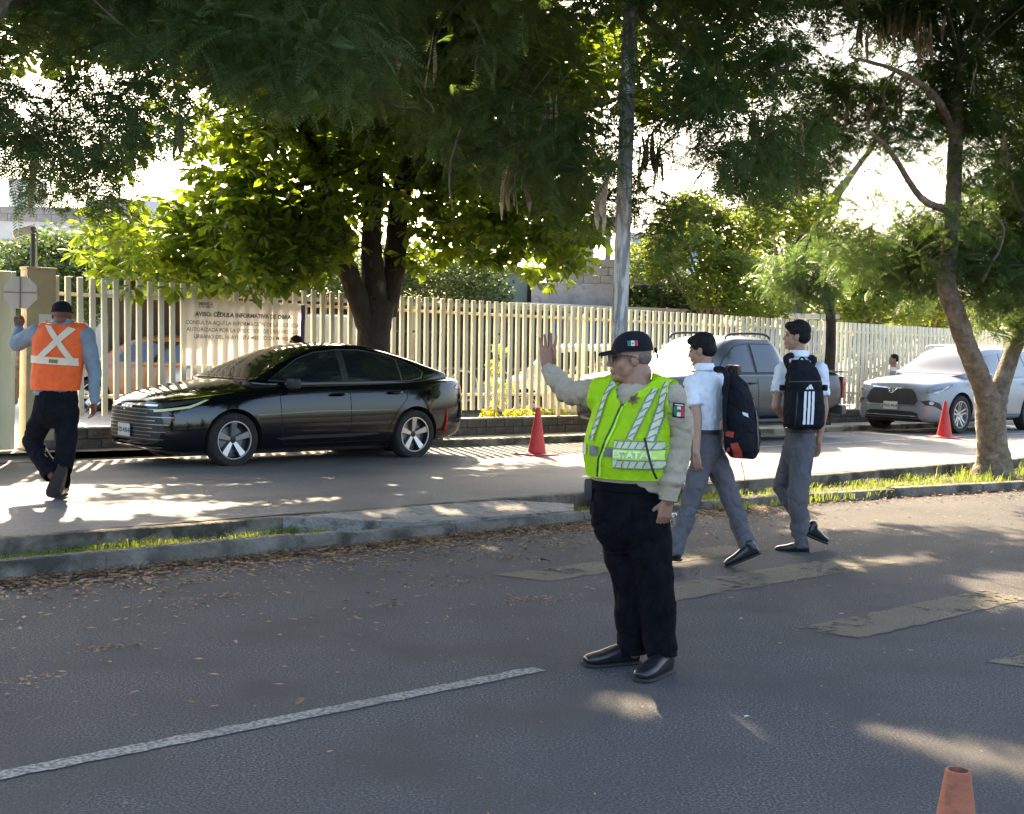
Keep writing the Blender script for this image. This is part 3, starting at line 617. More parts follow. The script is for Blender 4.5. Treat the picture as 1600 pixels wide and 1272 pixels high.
cB += band(1180, 1700, 46, -60, lowB, 42, 17.0, 18.6, .42, r2, gB)+[cl(1530, 500, 17.9, .16), cl(1545, 470, 18, .2), cl(1555, 520, 17.9, .12), cl(1520, 520, 17.9, .1), cl(1580, 510, 18.2, .2), cl(1380, 400, 18.6, .35), cl(1340, 390, 18.6, .3)]
cB += [c for c in high(9, 26, 4, 14, 6.6, 8.6, 150, .9, r2) if c[0][2]-CH > .262*c[0][1]+.4]
pathsB = [([bB+Vector((0, 0, -.05)), B(1553, 725), B(1551, 700), B(1548, 660), B(1549, 622)], [.33, .25, .205, .20, .22]),
          ([B(1549, 640), B(1530, 590), B(1510, 540), B(1492, 485), B(1478, 440), B(1485, 380), B(1490, 300), B(1493, 210), B(1500, 100)], [.17, .145, .135, .13, .115, .105, .10, .085, .06]),
          ([B(1552, 640), B(1568, 590), B(1584, 545), B(1605, 490), B(1650, 400), B(1700, 300)], [.16, .12, .11, .11, .1, .08]),
          ([B(1490, 330), B(1440, 310), B(1390, 235), B(1350, 200)], [.06, .045, .03, .015]),
          ([B(1493, 215), B(1460, 150), B(1400, 110), B(1330, 90)], [.055, .045, .03, .015]),
          ([B(1482, 420), B(1530, 380), B(1565, 340), B(1600, 330)], [.05, .03, .02, .012])]
tB = tree('flamboyant_tree', bB, 'flamboyant tree with a mottled forked trunk in the grassy median at the right', None, pathsB, M_bark, cB, fb, 480, M_frond, -.2, nind=280, branches=60, rngs=4, culls=1.0, lowkeep=6.0)
# A: the broad-leaved almond tree behind the sedan
tA0 = W(11.75, 15.98, .16)
def T(px, py, d=0): return JT(px, py, 15.98+d)
r3 = np.random.default_rng(31)
lowA = [(150, 330), (165, 400), (200, 445), (260, 440), (330, 445), (400, 440), (480, 430), (505, 400), (560, 330), (640, 330), (660, 400), (700, 430), (760, 425), (800, 425), (860, 430), (890, 395), (905, 360), (920, 300)]
gA = [(245, 270, 60), (755, 420, 22), (160, 300, 30), (570, 400, 25), (430, 235, 14), (480, 225, 14), (690, 320, 12), (515, 300, 8)]
cA = band(220, 560, 50, 150, lowA, 46, 17.6, 20, .5, r3, gA)+band(170, 920, 55, 60, lowA, 48, 17.6, 21.5, .5, r3, gA)+band(170, 920, 60, 200, lowA, 46, 18.5, 21.5, .5, r3, gA)
cA += [cl(60, 330, 17, .25), cl(100, 320, 17.2, .22), cl(175, 440, 17.5, .18), cl(215, 455, 17.6, .2), cl(260, 455, 17.8, .2), cl(300, 465, 18, .18), cl(200, 360, 17.5, .25), cl(180, 385, 17.5, .2), cl(760, 385, 21, .3), cl(840, 425, 20.5, .28)]
cA += high(6.5, 16, 12.5, 21, 5.2, 8.8, 260, .85, r3)
pathsA = [([tA0+Vector((0, 0, -.05)), T(585, 600), T(583, 550), T(586, 500), T(590, 470)], [.38, .275, .24, .25, .28]),
          ([T(575, 510), T(553, 450), T(535, 400), T(525, 360), T(505, 280), T(470, 180), T(440, 60)], [.17, .15, .14, .13, .12, .1, .07]),
          ([T(588, 500), T(583, 430), T(580, 380), T(585, 300), T(590, 200), T(600, 80)], [.2, .17, .15, .13, .11, .08]),
          ([T(600, 490), T(615, 420), T(620, 360), T(625, 310), T(650, 220), T(690, 120)], [.19, .17, .155, .15, .12, .08]),
          ([T(625, 340), T(700, 300), T(780, 330), T(850, 370)], [.08, .055, .04, .015])]
for i in range(5):
    a = i*1.26+.3; pathsA.append(([tA0+Vector((math.cos(a)*.75, math.sin(a)*.75, -.03)), tA0+Vector((math.cos(a)*.45, math.sin(a)*.45, .07)), tA0+Vector((math.cos(a)*.2, math.sin(a)*.2, .6))], [.05, .12, .16]))
for i in range(6):
    a = i*1.05+.3; pathsB.append(([bB+Vector((math.cos(a)*.5, math.sin(a)*.5, -.03)), bB+Vector((math.cos(a)*.3, math.sin(a)*.3, .07)), bB+Vector((math.cos(a)*.12, math.sin(a)*.12, .5))], [.03, .07, .1]))
def tree_almond():
    rg = np.random.default_rng(9); root = empty('almond_tree', tA0, 0, 'broad leaved almond tree with three dark trunks rising behind the black sedan', 'tree'); Bn = np.array(tA0)
    bm = bmesh.new(); limbs(bm, [([Vector(p)-tA0 for p in pts], rad) for pts, rad in pathsA], 14, .14); obj('trunk', bm, M_bark2, root, ang=70)
    C = in_clumps(cA, 105, rg, hollow=.45, flat=.8); C = C[lit_cull(C, 1.) | ((C[:, 2] < 4.6) & lit_cull(C, .45))]; k = 8
    C = C[(C[:, 2] > 2.25)]
    P = np.repeat(C, k, 0); n = len(P); az = np.tile(np.arange(k)*2*np.pi/k, len(C))+np.repeat(rg.uniform(0, 6, len(C)), k)+rg.normal(0, .2, n); el = rg.normal(-.35, .4, n); ro = rg.normal(0, .5, n)
    ca, sa, ce, se, cr, sr = np.cos(az), np.sin(az), np.cos(el), np.sin(el), np.cos(ro), np.sin(ro)
    X = np.stack([ca*ce, sa*ce, se], 1); Y0 = np.stack([-sa, ca, np.zeros(n)], 1); Z0 = np.cross(X, Y0); Y = Y0*cr[:, None]+Z0*sr[:, None]; Rm = np.stack([X, Y, np.cross(X, Y)], 2)
    P = P+X*rg.uniform(.01, .06, n)[:, None]; S = rg.uniform(.55, 1.35, n); vb = np.clip(np.repeat(rg.uniform(0, 1, len(C)), k)+rg.normal(0, .15, n), 0, 1)
    scatter('foliage', almond_base(), P-Bn, Rm, S, M_alm, root, rg, vb=vb, nind=295, indname='leaf')
    tips = [Vector(p)-tA0 for pts, rad in pathsA[:6] for p in pts[2:]]; bm = bmesh.new()
    for c, r, w_ in cA[::3]:
        e = Vector(c)-tA0; st = min(tips, key=lambda q: (q-e).length)
        if (st-e).length > 1.7: continue
        P_, Q_ = smoothpath([st, (st+e)/2+Vector((0, 0, rg.uniform(-.1, .3))), e], [.035, .022, .008], 4); add_tube(bm, P_, Q_, 5, cap=False)
    obj('branches', bm, M_bark2, root)['kind'] = 'stuff'; return root
tA = tree_almond()
# flamboyant seed pods and bare twigs hanging in the canopy
def pod_mesh(L):
    bm = bmesh.new(); rs = []
    for i in range(9):
        t = i/8; w_ = .028*math.sin(math.pi*min(1, max(.04, t*.96+.02)))**.5; th = .006+.003*math.sin(t*25); x = .03*math.sin(t*2.2)
        rs.append([Vector((x-w_, 0, -L*t)), Vector((x, -th, -L*t)), Vector((x+w_, 0, -L*t)), Vector((x, th, -L*t))])
    rings(bm, rs); add_tube(bm, [(0, 0, 0), (.01, 0, .08)], [.004, .003], 5); me = mesh_of(bm, 'seed_pod'); me.materials.append(M_pod); return me
pods = [pod_mesh(.42), pod_mesh(.34), pod_mesh(.5)]
PC = [(275, 205, 11, 3), (860, 185, 13, 5), (812, 205, 13.2, 3), (792, 275, 13.5, 4), (808, 285, 13.5, 2), (795, 190, 13.5, 3), (938, 300, 13.2, 2), (950, 303, 13.2, 2), (976, 300, 13.4, 2), (1118, 130, 14, 2), (1084, 118, 14, 2), (1012, 230, 14, 6), (1030, 245, 14.2, 4), (1180, 200, 15, 5), (1192, 225, 15, 6), (1205, 215, 15.2, 6), (1222, 235, 15.4, 6), (1238, 260, 15.4, 4), (1250, 210, 15.6, 3), (60, 215, 10.6, 3), (55, 245, 10.6, 2), (512, 60, 12.5, 2), (592, 65, 12.6, 1), (475, 55, 12.6, 2), (625, 45, 12.6, 2), (680, 85, 12.9, 2)]
PB = [(1380, 25, 17.5, 8), (1400, 30, 17.5, 8), (1418, 30, 17.4, 6), (1438, 60, 17.3, 6), (1446, 45, 17.3, 4), (1484, 45, 17.4, 2), (1520, 130, 17.2, 2), (1360, 160, 17.6, 3), (1370, 170, 17.6, 4), (1335, 165, 17.6, 3), (1400, 165, 17.6, 2), (1310, 170, 17.5, 2), (1215, 90, 17.3, 2), (1575, 230, 17.2, 3), (1350, 50, 17.5, 5), (1365, 380, 18, 4), (1240, 80, 17.2, 3)]
for root, L in ((tC, PC), (tB, PB)):
    for px, py, Y, k in L:
        for j in range(k):
            p = J(px+random.uniform(-9, 9), py-18+random.uniform(-14, 10), Y+random.uniform(-.25, .25)); o = put('seed_pod', random.choice(pods), None, root, p-root.location); o.rotation_euler = (random.uniform(-.2, .2), random.uniform(-.2, .2), random.random()*6)
        q = J(px, py-25, Y)-root.location; tw = bmesh.new(); add_tube(tw, *smoothpath([q+Vector((.3, .2, .5)), q+Vector((.1, .05, .2)), q], [.008, .006, .004], 3), n=4); obj('twig', tw, M_twig, root)
tw = bmesh.new()
for path in [[(560, 40), (600, 75), (640, 110), (665, 135), (690, 135)], [(745, 80), (740, 140), (735, 180), (720, 195)], [(720, 200), (705, 250), (702, 290), (708, 330)], [(970, 120), (965, 160), (950, 190), (945, 225), (950, 260)], [(1040, 105), (1035, 150), (1050, 185), (1062, 215)], [(740, 30), (755, 60), (765, 90), (768, 120)], [(615, 115), (612, 160), (640, 168), (670, 165)], [(40, 170), (65, 190), (75, 215), (95, 235)], [(990, 0), (1020, 25), (1050, 50), (1075, 80)], [(1045, 0), (1060, 25), (1073, 45)]]:
    Yb = 10.6 if path[0][0] < 200 else 12.9; k = len(path); P_, Q_ = smoothpath([J(x, y, Yb+.1*i)-tC.location for i, (x, y) in enumerate(path)], [.013*(1-.6*i/k) for i in range(k)], 4); tw = bmesh.new(); add_tube(tw, P_, Q_, 5); obj('bare_twig', tw, mat('twig_pale', (.2, .17, .13), .85), tC)
for path in [[(1560, 190), (1575, 240), (1585, 300), (1600, 330)], [(1535, 440), (1550, 410), (1562, 390), (1568, 355), (1545, 330)], [(1400, 110), (1380, 150), (1395, 190), (1410, 210)], [(1370, 215), (1400, 205), (1430, 215)]]:
    k = len(path); P_, Q_ = smoothpath([J(x, y, 17.1)-tB.location for i, (x, y) in enumerate(path)], [.02*(1-.6*i/k) for i in range(k)], 4); tw = bmesh.new(); add_tube(tw, P_, Q_, 5); obj('bare_twig', tw, MATS['twig_pale'], tB)
# D: small umbrella tree on the far pavement
dD = W(23.3, 16.0, .16)
cD = [cl(x, y, Yd, .5) for x, y, Yd in [(1240, 425, 26.2), (1280, 430, 26.2), (1260, 412, 27), (1225, 412, 27), (1292, 452, 26.5), (1255, 440, 26.5), (1300, 425, 27), (1215, 425, 26.8), (1270, 455, 27), (1245, 405, 26), (1225, 440, 26), (1285, 405, 26), (1265, 395, 26.6)]]
def D(px, py): return JT(px, py, 16.0)
tree('umbrella_tree', dD, 'small dark umbrella shaped tree on the pavement behind the grey pickup', None, [([dD, D(1297, 560), D(1298, 500), D(1294, 468), D(1285, 440)], [.13, .11, .10, .11, .05]), ([D(1295, 475), D(1270, 465), D(1240, 445)], [.07, .05, .03])], M_bark2, cD, fb, 380, M_frond, -.3, nind=60, branches=5, rngs=6, cull=False)
# background trees beyond the fence
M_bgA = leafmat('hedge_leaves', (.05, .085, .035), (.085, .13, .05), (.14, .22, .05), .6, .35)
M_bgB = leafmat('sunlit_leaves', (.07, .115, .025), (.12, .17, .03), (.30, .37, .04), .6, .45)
def bgtree(name, label, base, clumps, m, per, lf, trunk, group='trees beyond the fence', seed=1, sc=(.7, 1.3), rad=.12):
    rg = np.random.default_rng(seed); root = empty(name, base, 0, label, 'tree', group)
    P = in_clumps(clumps, per, rg, hollow=.5, flat=.8); n = len(P)
    cs = np.array([c[0] for c in clumps]); 
    scatter('crown', small_base(*lf), P-np.array(base), rotz_mats(n, -.1, rg), rg.uniform(*sc, n), m, root, rg)
    bm = bmesh.new(); paths = trunk(root.location) if trunk else []
    for pts, rad_ in paths: limbs(bm, [([Vector(p)-root.location for p in pts], rad_)])
    b0 = Vector((0, 0, 0)); top = Vector(cs.mean(0))-root.location
    if not paths: add_tube(bm, [b0, (b0+top)/2, top], [rad, rad*.8, rad*.4], 8, .1)
    for c in clumps[::2]: e = Vector(c[0])-root.location; add_tube(bm, [top*.55, (top*.6+e)/2+Vector((0, 0, .1)), e], [rad*.5, rad*.3, .02], 5)
    obj('trunk', bm, M_bark, root); return root
def bg(*L): return [cl(*a) for a in L]
def gz(px, Y, z=.16): p = J(px, 500, Y); return (p.x, p.y, z)
r4 = np.random.default_rng(41)
for i, (px, Y, top, wd, lab) in enumerate([(20, 27, 375, 75, 'leafy green tree behind the security camera at the left edge'), (110, 28, 385, 75, 'leafy green tree beyond the gate pillar, next to the edge tree'), (200, 29, 352, 75, 'taller pale topped green tree left of the almond tree'), (310, 30, 350, 80, 'leafy tree behind the notice banner, left one'), (430, 31, 360, 80, 'leafy tree behind the notice banner, right one'), (560, 32, 380, 80, 'shaded tree showing through the forks of the almond trunk'), (690, 33, 400, 70, 'dark green tree right of the almond trunk beyond the fence')]):
    C = [cl(px+r4.uniform(-1, 1)*wd, r4.uniform(top+15, 470), Y+r4.uniform(-1.2, 1.2), .75) for _ in range(22)]
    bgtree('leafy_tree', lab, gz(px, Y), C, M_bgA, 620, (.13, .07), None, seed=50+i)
for i, (px, Y, pts, lab, m) in enumerate([
    (1010, 33, [(1000, 440), (1030, 430), (1060, 460), (1020, 480), (1090, 470), (980, 470), (1100, 490), (1050, 490)], 'dark bushy tree beyond the fence right of the lamp post', 0),
    (1110, 31, [(1060, 350), (1100, 340), (1140, 360), (1040, 390), (1090, 390), (1130, 410), (1160, 430), (1110, 450), (1170, 470), (1150, 400), (1010, 410), (1200, 480), (1180, 350), (1080, 330)], 'tall thin leaved sunlit tree behind the first boy', 1),
    (1215, 35, [(1190, 330), (1230, 300), (1240, 340), (1270, 330), (1210, 370), (1260, 380), (1220, 470), (1260, 480), (1180, 390)], 'loose tree with a bare leaning limb behind the second boy', 1),
    (1350, 34, [(1320, 400), (1340, 430), (1370, 460), (1330, 470), (1400, 450), (1310, 370), (1350, 490), (1420, 480), (1390, 420)], 'bright yellow green bush tree beyond the fence left of the forked trunk', 2),
    (1450, 37, [(1430, 450), (1460, 470), (1480, 490), (1440, 500), (1500, 500), (1410, 500)], 'yellow green shrub topping the fence beside the forked trunk', 2),
    (1600, 42, [(1520, 420), (1560, 440), (1600, 430), (1640, 450), (1580, 480), (1620, 490), (1540, 480), (1590, 380), (1640, 400)], 'green tree beyond the fence at the right edge', 1)]):
    C = [cl(x, y, Y+r4.uniform(-1.2, 1.2), .62 if m else .8) for x, y in pts]+[cl(x+r4.uniform(-30, 30), y+r4.uniform(-22, 22), Y+r4.uniform(-1.5, 1.5), .4) for x, y in pts]
    tr = None
    if i == 2: tr = lambda L: [([Vector(gz(1240, 35)), J(1245, 420, 35), J(1275, 350, 35), J(1310, 300, 35), J(1340, 260, 35), J(1380, 200, 35), J(1400, 120, 35)], [.28, .24, .17, .13, .08, .05, .03]), ([J(1262, 420, 35), J(1265, 350, 35), J(1262, 310, 35)], [.1, .07, .04])]
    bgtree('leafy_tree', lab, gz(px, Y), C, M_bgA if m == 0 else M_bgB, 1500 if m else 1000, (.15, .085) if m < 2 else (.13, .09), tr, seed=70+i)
# far line of trees closing the view behind the lot, and across the street behind the camera
def far_line(name, label, pts, m, seed, h):
    rg = np.random.default_rng(seed); C = []
    for x, y in pts:
        for _ in range(7): C.append(((x+rg.uniform(-3, 3), y+rg.uniform(-2, 2), rg.uniform(.5, h)), 1.6, 1.))
    P = in_clumps(C, 90, rg, hollow=.6); n = len(P); o = scatter('foliage_mass', small_base(.4, .25), P, rotz_mats(n, 0, rg), rg.uniform(.7, 1.3, n), m, None, rg); o.name = name; tag(o, label, 'woodland', kind='stuff')
far_line('far_woodland', 'distant tree line closing the view beyond the lot', [(x, 70+3*math.sin(x)) for x in range(-60, 80, 5)], M_bgA, 5, 4.5)
far_line('woodland_behind', 'tree line across the road behind the viewer', [(x, -30+3*math.sin(x)) for x in range(-40, 45, 5)], M_bgA, 6, 3.5)
# sunlit creeper inside the fence
cr = empty('yellow_shrub', W(15.6, 17.1, .16), 0, 'bright yellow green shrub seen through the pickets above the red cone', 'shrub')
rg = np.random.default_rng(3); C = [((x, y, z), .16, 1) for x, y, z in [(W(s, 17.1).x-cr.location.x, W(s, 17.1).y-cr.location.y, z) for s, z in [(15.1, .3), (15.3, .5), (15.2, .8), (15.2, 1.1), (15.3, 1.35), (15.6, .25), (15.9, .3), (16.3, .25), (16.7, .3), (17.0, .2), (15.5, .7)]]]
P = in_clumps(C, 5200, rg); n = len(P); scatter('foliage', small_base(.07, .045), P, rotz_mats(n, 0, rg), rg.uniform(.6, 1.3, n), leafmat('shrub_yellow', (.2, .24, .03), (.3, .32, .04), (.6, .6, .05), .6, .5), cr, rg)
bm = bmesh.new(); add_tube(bm, [(-.3, -.25, 0), (-.25, -.25, 1.3)], .015, 6); add_tube(bm, [(.3, .3, 0), (.4, .35, .35)], .012, 6); obj('stem', bm, M_twig, cr)
# hanging vine tangle inside the fence, right
bgc = [((p.x, p.y, p.z), .3, 1) for p in [W(s, 17.3, z) for s in np.arange(22.2, 33, .45) for z in (.5, 1.1, 1.7)]]
P = in_clumps(bgc, 420, rg); n = len(P); vn = empty('climbing_vine', W(27, 17.3, .16), 0, 'pale green climbing vine behind the right half of the picket fence', 'vine')
P = P-np.array(vn.location); scatter('foliage', small_base(.09, .06), P, rotz_mats(n, 0, rg), rg.uniform(.6, 1.3, n), leafmat('vine_pale', (.22, .26, .08), (.36, .38, .14), (.4, .45, .1), .6, .4), vn, rg)
bm = bmesh.new()
for s in np.arange(-4.5, 6, .9): q = DV*s; add_tube(bm, [q, q+Vector((.1, 0, 1)), q+Vector((0, .1, 1.8))], .012, 5)
obj('stem', bm, M_twig, vn)
# ------------------------------------------------------------------ vehicles (local frame: x from nose to tail, y away from the viewer's side, z up)
def cr_(x, T):      # smooth interpolation through a table
    xs = [a for a, b in T]; ys = [b for a, b in T]; n = len(xs)
    if x <= xs[0]: return ys[0]
    if x >= xs[-1]: return ys[-1]
    i = max(j for j in range(n) if xs[j] <= x); i = min(i, n-2); h = xs[i+1]-xs[i]; t = (x-xs[i])/h
    d = lambda k: 0 if k in (0, n-1) else (0 if (ys[k+1]-ys[k])*(ys[k]-ys[k-1]) <= 0 else (ys[k+1]-ys[k-1])/(xs[k+1]-xs[k-1]))
    m0 = d(i) if i else (ys[1]-ys[0])/(xs[1]-xs[0]); m1 = d(i+1) if i < n-2 else (ys[-1]-ys[-2])/(xs[-1]-xs[-2])
    return (2*t**3-3*t*t+1)*ys[i]+(t**3-2*t*t+t)*h*m0+(-2*t**3+3*t*t)*ys[i+1]+(t**3-t*t)*h*m1
def mirror_ring(x, half):       # half = [(y>=0, z)...] bottom centre -> top centre
    return [Vector((x, y, z)) for y, z in half]+[Vector((x, -y, z)) for y, z in reversed(half) if y > 1e-4]
M_glass = mat('tinted_glass', (.012, .015, .02), .06, spec=1., coat=1.)
M_black = mat('black_plastic', (.018, .018, .02), .55, c2=(.028, .028, .03), scale=20)
M_rubber = mat('tyre_rubber', (.016, .016, .016), .85, c2=(.03, .028, .026), scale=12, bump=.3, bscale=60)
M_chrome = mat('chrome', (.75, .75, .76), .15, metal=1.)
M_alloy = mat('alloy', (.55, .55, .56), .3, metal=.9, c2=(.45, .45, .46), scale=9)
M_alloy_d = mat('alloy_dark', (.03, .03, .032), .35, metal=.4)
M_plate = mat('plate_white', (.62, .62, .60), .45)
M_lamp = mat('lamp_glass', (.55, .58, .62), .08, coat=1., c2=(.3, .32, .36), scale=14)
M_lampd = mat('lamp_dark', (.05, .055, .06), .1, coat=1.)
M_tail = mat('tail_lamp_red', (.30, .015, .015), .15, coat=1.)
M_seam = mat('seam', (.008, .008, .008), .8)
M_well = mat('wheel_well', (.008, .008, .008), .9)
def make_wheel(parent, x, y, z, r, w_, spokes, rimm, dual=False, two=False, out=-1):
    """wheel > tyre, rim; spokes face y*out"""
    wv = bpy.data.objects.new('wheel', None); COL.objects.link(wv); wv.parent = parent; wv.location = (x, y, z); wv.rotation_euler = (R(90)*(1 if out < 0 else -1), random.uniform(0, 1) if False else 0, 0)
    # in the wheel frame z is the axle, pointing outwards
    rr = r*.70; hw = w_/2
    bm = bmesh.new(); add_lathe(bm, [(rr, -hw*.8), (r*.93, -hw), (r*.99, -hw*.85), (r, -hw*.5), (r, hw*.5), (r*.99, hw*.82), (r*.94, hw), (r*.82, hw*1.03), (rr, hw*.85), (rr-.004, hw*.7)], n=40, cap=False); obj('tyre', bm, M_rubber, wv)
    bm = bmesh.new(); add_lathe(bm, [(rr*.97, -hw*.7), (rr, hw*.7), (rr*1.01, hw*.86), (rr*.965, hw*.88), (rr*.93, hw*.7), (rr*.90, hw*.1), (rr*.3, -hw*.1), (.001, -hw*.1)], n=40, cap=False); obj('rim', bm, M_alloy_d if two else rimm, wv)
    bm = bmesh.new(); add_lathe(bm, [(rr*.985, hw*.6), (rr*1.01, hw*.9), (rr*.95, hw*.9), (rr*.94, hw*.6)], n=40, cap=False); obj('rim_lip', bm, rimm, wv)
    for k in range(spokes):
        a = 2*math.pi*k/spokes+(.31 if spokes == 5 else .1); bm = bmesh.new(); offs = (-.055, .055) if dual else (0,)
        for of in offs:
            w0, w1 = (r*.075, r*.10) if not dual else (r*.05, r*.045); z0, z1 = hw*.5, hw*.78
            if spokes == 5 and not dual: w0, w1 = r*.06, r*.125
            pl = [(rr*.1, -w0+of*r), (rr*.95, -w1+of*r*2.2), (rr*.95, w1+of*r*2.2), (rr*.1, w0+of*r)]
            vs = [bm.verts.new((p[0], p[1], z0 if i in (0, 3) else z1)) for i, p in enumerate(pl)]; vb = [bm.verts.new((v.co.x, v.co.y*1.1, v.co.z-.035)) for v in vs]
            bm.faces.new(vs); bm.faces.new(list(reversed(vb)))
            for i in range(4): bm.faces.new((vs[i], vb[i], vb[(i+1) % 4], vs[(i+1) % 4]))
        bmesh.ops.recalc_face_normals(bm, faces=bm.faces[:]); bmesh.ops.rotate(bm, verts=bm.verts, cent=(0, 0, 0), matrix=Matrix.Rotation(a, 3, 'Z')); obj('spoke', bm, rimm, wv, smooth=False)
    bm = bmesh.new(); add_lathe(bm, [(.001, hw*.62), (r*.1, hw*.6), (r*.13, hw*.5), (r*.13, hw*.2)], n=20, cap=False); obj('hub_cap', bm, M_alloy_d if two else rimm, wv)
    bm = bmesh.new(); add_lathe(bm, [(.001, hw*.05), (r*.5, hw*.05), (r*.5, 0), (.001, 0)], n=24, cap=False); obj('brake_disc', bm, mat('brake_steel', (.2, .2, .2), .4, metal=.8), wv)
    return wv
def loft_body(name, L, top, sho, wid, bot, N, parent, m, wheels, rw, crown=.06, crease=.03, sill=.09, under=.8, sub=1, arch=.055, flare=.0, midz=.45):
    bm = bmesh.new(); rs = []
    for i in range(N+1):
        x = L*(.5-.5*math.cos(math.pi*i/N))*.35+L*(i/N)*.65
        t, s, w_, b = cr_(x, top), cr_(x, sho), cr_(x, wid), cr_(x, bot); mz = b+(s-b)*midz
        fl = sum(flare*math.exp(-((x-wx)/.42)**2) for wx in wheels)
        half = [(0, b), (w_*under, b), (w_-sill*.55, b+.02), (w_-.015+fl*.6, b+.12), (w_+fl, mz), (w_-crease*.4+fl, (mz+s)/2+.03), (w_-crease, s-.02), (w_-crease-.035, s+.012), (w_*.72, s+(t-s)*.55), (w_*.4, t-crown*.12), (0, t)]
        rs.append(mirror_ring(x, half))
    rings(bm, rs); bmesh.ops.recalc_face_normals(bm, faces=bm.faces[:]); me = bpy.data.meshes.new(name); bm.to_mesh(me); bm.free(); me.materials.append(m)
    o = bpy.data.objects.new(name, me); COL.objects.link(o)
    if sub: md = o.modifiers.new('s', 'SUBSURF'); md.levels = sub; md.render_levels = sub
    cut = []
    for wx in wheels:
        bm = bmesh.new(); M = Matrix.Translation((wx, 0, rw+.0)) @ Matrix.Rotation(R(90), 4, 'X'); W_ = cr_(wx, wid)
        for sg in (-1, 1):
            add_lathe(bm, [(rw+arch, -.3), (rw+arch, .3)], M @ Matrix.Translation((0, 0, sg*(W_+.02))), n=48)
        bmesh.ops.recalc_face_normals(bm, faces=bm.faces[:]); cm = bpy.data.meshes.new('c'); bm.to_mesh(cm); bm.free(); cm.materials.append(M_well)
        c = bpy.data.objects.new('c', cm); COL.objects.link(c); cut.append(c); md = o.modifiers.new('b', 'BOOLEAN'); md.object = c; md.operation = 'DIFFERENCE'; md.solver = 'EXACT'; md.material_mode = 'TRANSFER'
    bpy.context.view_layer.update(); res = bpy.data.meshes.new_from_object(o.evaluated_get(bpy.context.evaluated_depsgraph_get()))
    for c in cut: bpy.data.objects.remove(c)
    bpy.data.objects.remove(o)
    b = bmesh.new(); b.from_mesh(res); b.normal_update()
    for f in b.faces: f.smooth = True
    for e in b.edges:
        if len(e.link_faces) == 2 and (e.calc_face_angle(0) > R(38) or e.link_faces[0].material_index != e.link_faces[1].material_index): e.smooth = False
    b.to_mesh(res); b.free(); o = put(name, res, None, parent); return o, bvh_of(res)
def loft_cab(name, x0, x1, roof, base, beltz, wb, wr, N, parent, m, sub=1, drop=.12, rnd=.09):
    """greenhouse: roof(x) height, base half-width wb(x), roof half-width wr(x)"""
    bm = bmesh.new(); rs = []
    for i in range(N+1):
        x = x0+(x1-x0)*i/N; z = cr_(x, roof); zb = cr_(x, beltz); h = max(z-zb, .012); a = cr_(x, wb); c = cr_(x, wr); k = min(1, h/.4); top = a+(c-a)*k
        half = [(0, zb-drop), (a, zb-drop), (a-.003, zb), (a+(top-a)*.35, zb+h*.33), (a+(top-a)*.75, zb+h*.7), (top, zb+h-rnd*.55*k), (top-rnd*.8, z-.012*k), (top*.5, z+.012*k), (0, z+.018*k)]
        rs.append(mirror_ring(x, half))
    rings(bm, rs); bmesh.ops.recalc_face_normals(bm, faces=bm.faces[:]); me = bpy.data.meshes.new(name); bm.to_mesh(me); bm.free(); me.materials.append(m)
    o = bpy.data.objects.new(name, me); COL.objects.link(o)
    if sub: md = o.modifiers.new('s', 'SUBSURF'); md.levels = sub
    res = bpy.data.meshes.new_from_object(o.evaluated_get(bpy.context.evaluated_depsgraph_get())); bpy.data.objects.remove(o)
    for p in res.polygons: p.use_smooth = True
    o = put(name, res, None, parent); return o, bvh_of(res)
class Car:
    def __init__(s, root, W_): s.r = root; s.W = W_
    def side(s, name, T, poly, m, off=.004, th=0, h=.06, far=True, parent=None):
        o = decal(name, T, poly, (0, -3, 0), (1, 0, 0), (0, 0, 1), (0, 1, 0), m, parent or s.r, h, off, th)
        if far: decal(name, T, poly, (0, 3, 0), (1, 0, 0), (0, 0, 1), (0, -1, 0), m, s.r, h, off, th)
        return o
    def front(s, name, T, poly, m, off=.004, th=0, h=.05, D=(1, 0, 0), mirror=False, parent=None):   # poly in (y, z), seen from the nose
        o = decal(name, T, poly, (-3 if D[0] > 0 else 9, 0, 0), (0, 1, 0), (0, 0, 1), D, m, parent or s.r, h, off, th)
        if mirror: decal(name, T, [(-p[0], p[1]) for p in poly], (-3 if D[0] > 0 else 9, 0, 0), (0, 1, 0), (0, 0, 1), D, m, s.r, h, off, th)
        return o
def handle(root, x, y, z, m, L=.2):
    bm = bmesh.new(); add_tube(bm, *smoothpath([(x-L/2, y+.015, z), (x-L*.4, y-.02, z+.003), (x+L*.4, y-.02, z+.003), (x+L/2, y+.015, z)], [.011, .014, .014, .011], 3), n=8); return obj('door_handle', bm, m, root)
def mirror_(root, x, y, z, m, sc=1., sg=-1):
    bm = bmesh.new(); add_box(bm, Vector((0, 0, 0)), (.13*sc, .22*sc, .15*sc), 0, .045*sc); bmesh.ops.transform(bm, matrix=Matrix.Translation((x, y+sg*.11*sc, z)) @ Matrix.Rotation(R(-8*sg), 4, 'Z'), verts=bm.verts)
    add_box(bm, Vector((x+.02, y, z-.07*sc)), (.06, .1, .03), 0, .01); return obj('wing_mirror', bm, m, root)
def plate(root, x, y, z, txt, rz=0., w_=.30, h=.15):
    o = bpy.data.objects.new('licence_plate', mesh_of(box((0, 0, 0), (.01, w_, h), 0, .004), 'plate')); COL.objects.link(o); o.data.materials.append(M_plate); o.parent = root; o.location = (x, y, z)
    text_obj('lettering', txt, h*.48, basis((-.006, 0, -.005), (0, -1, 0), (0, 0, 1)), mb, o, bold=.001)
    return o
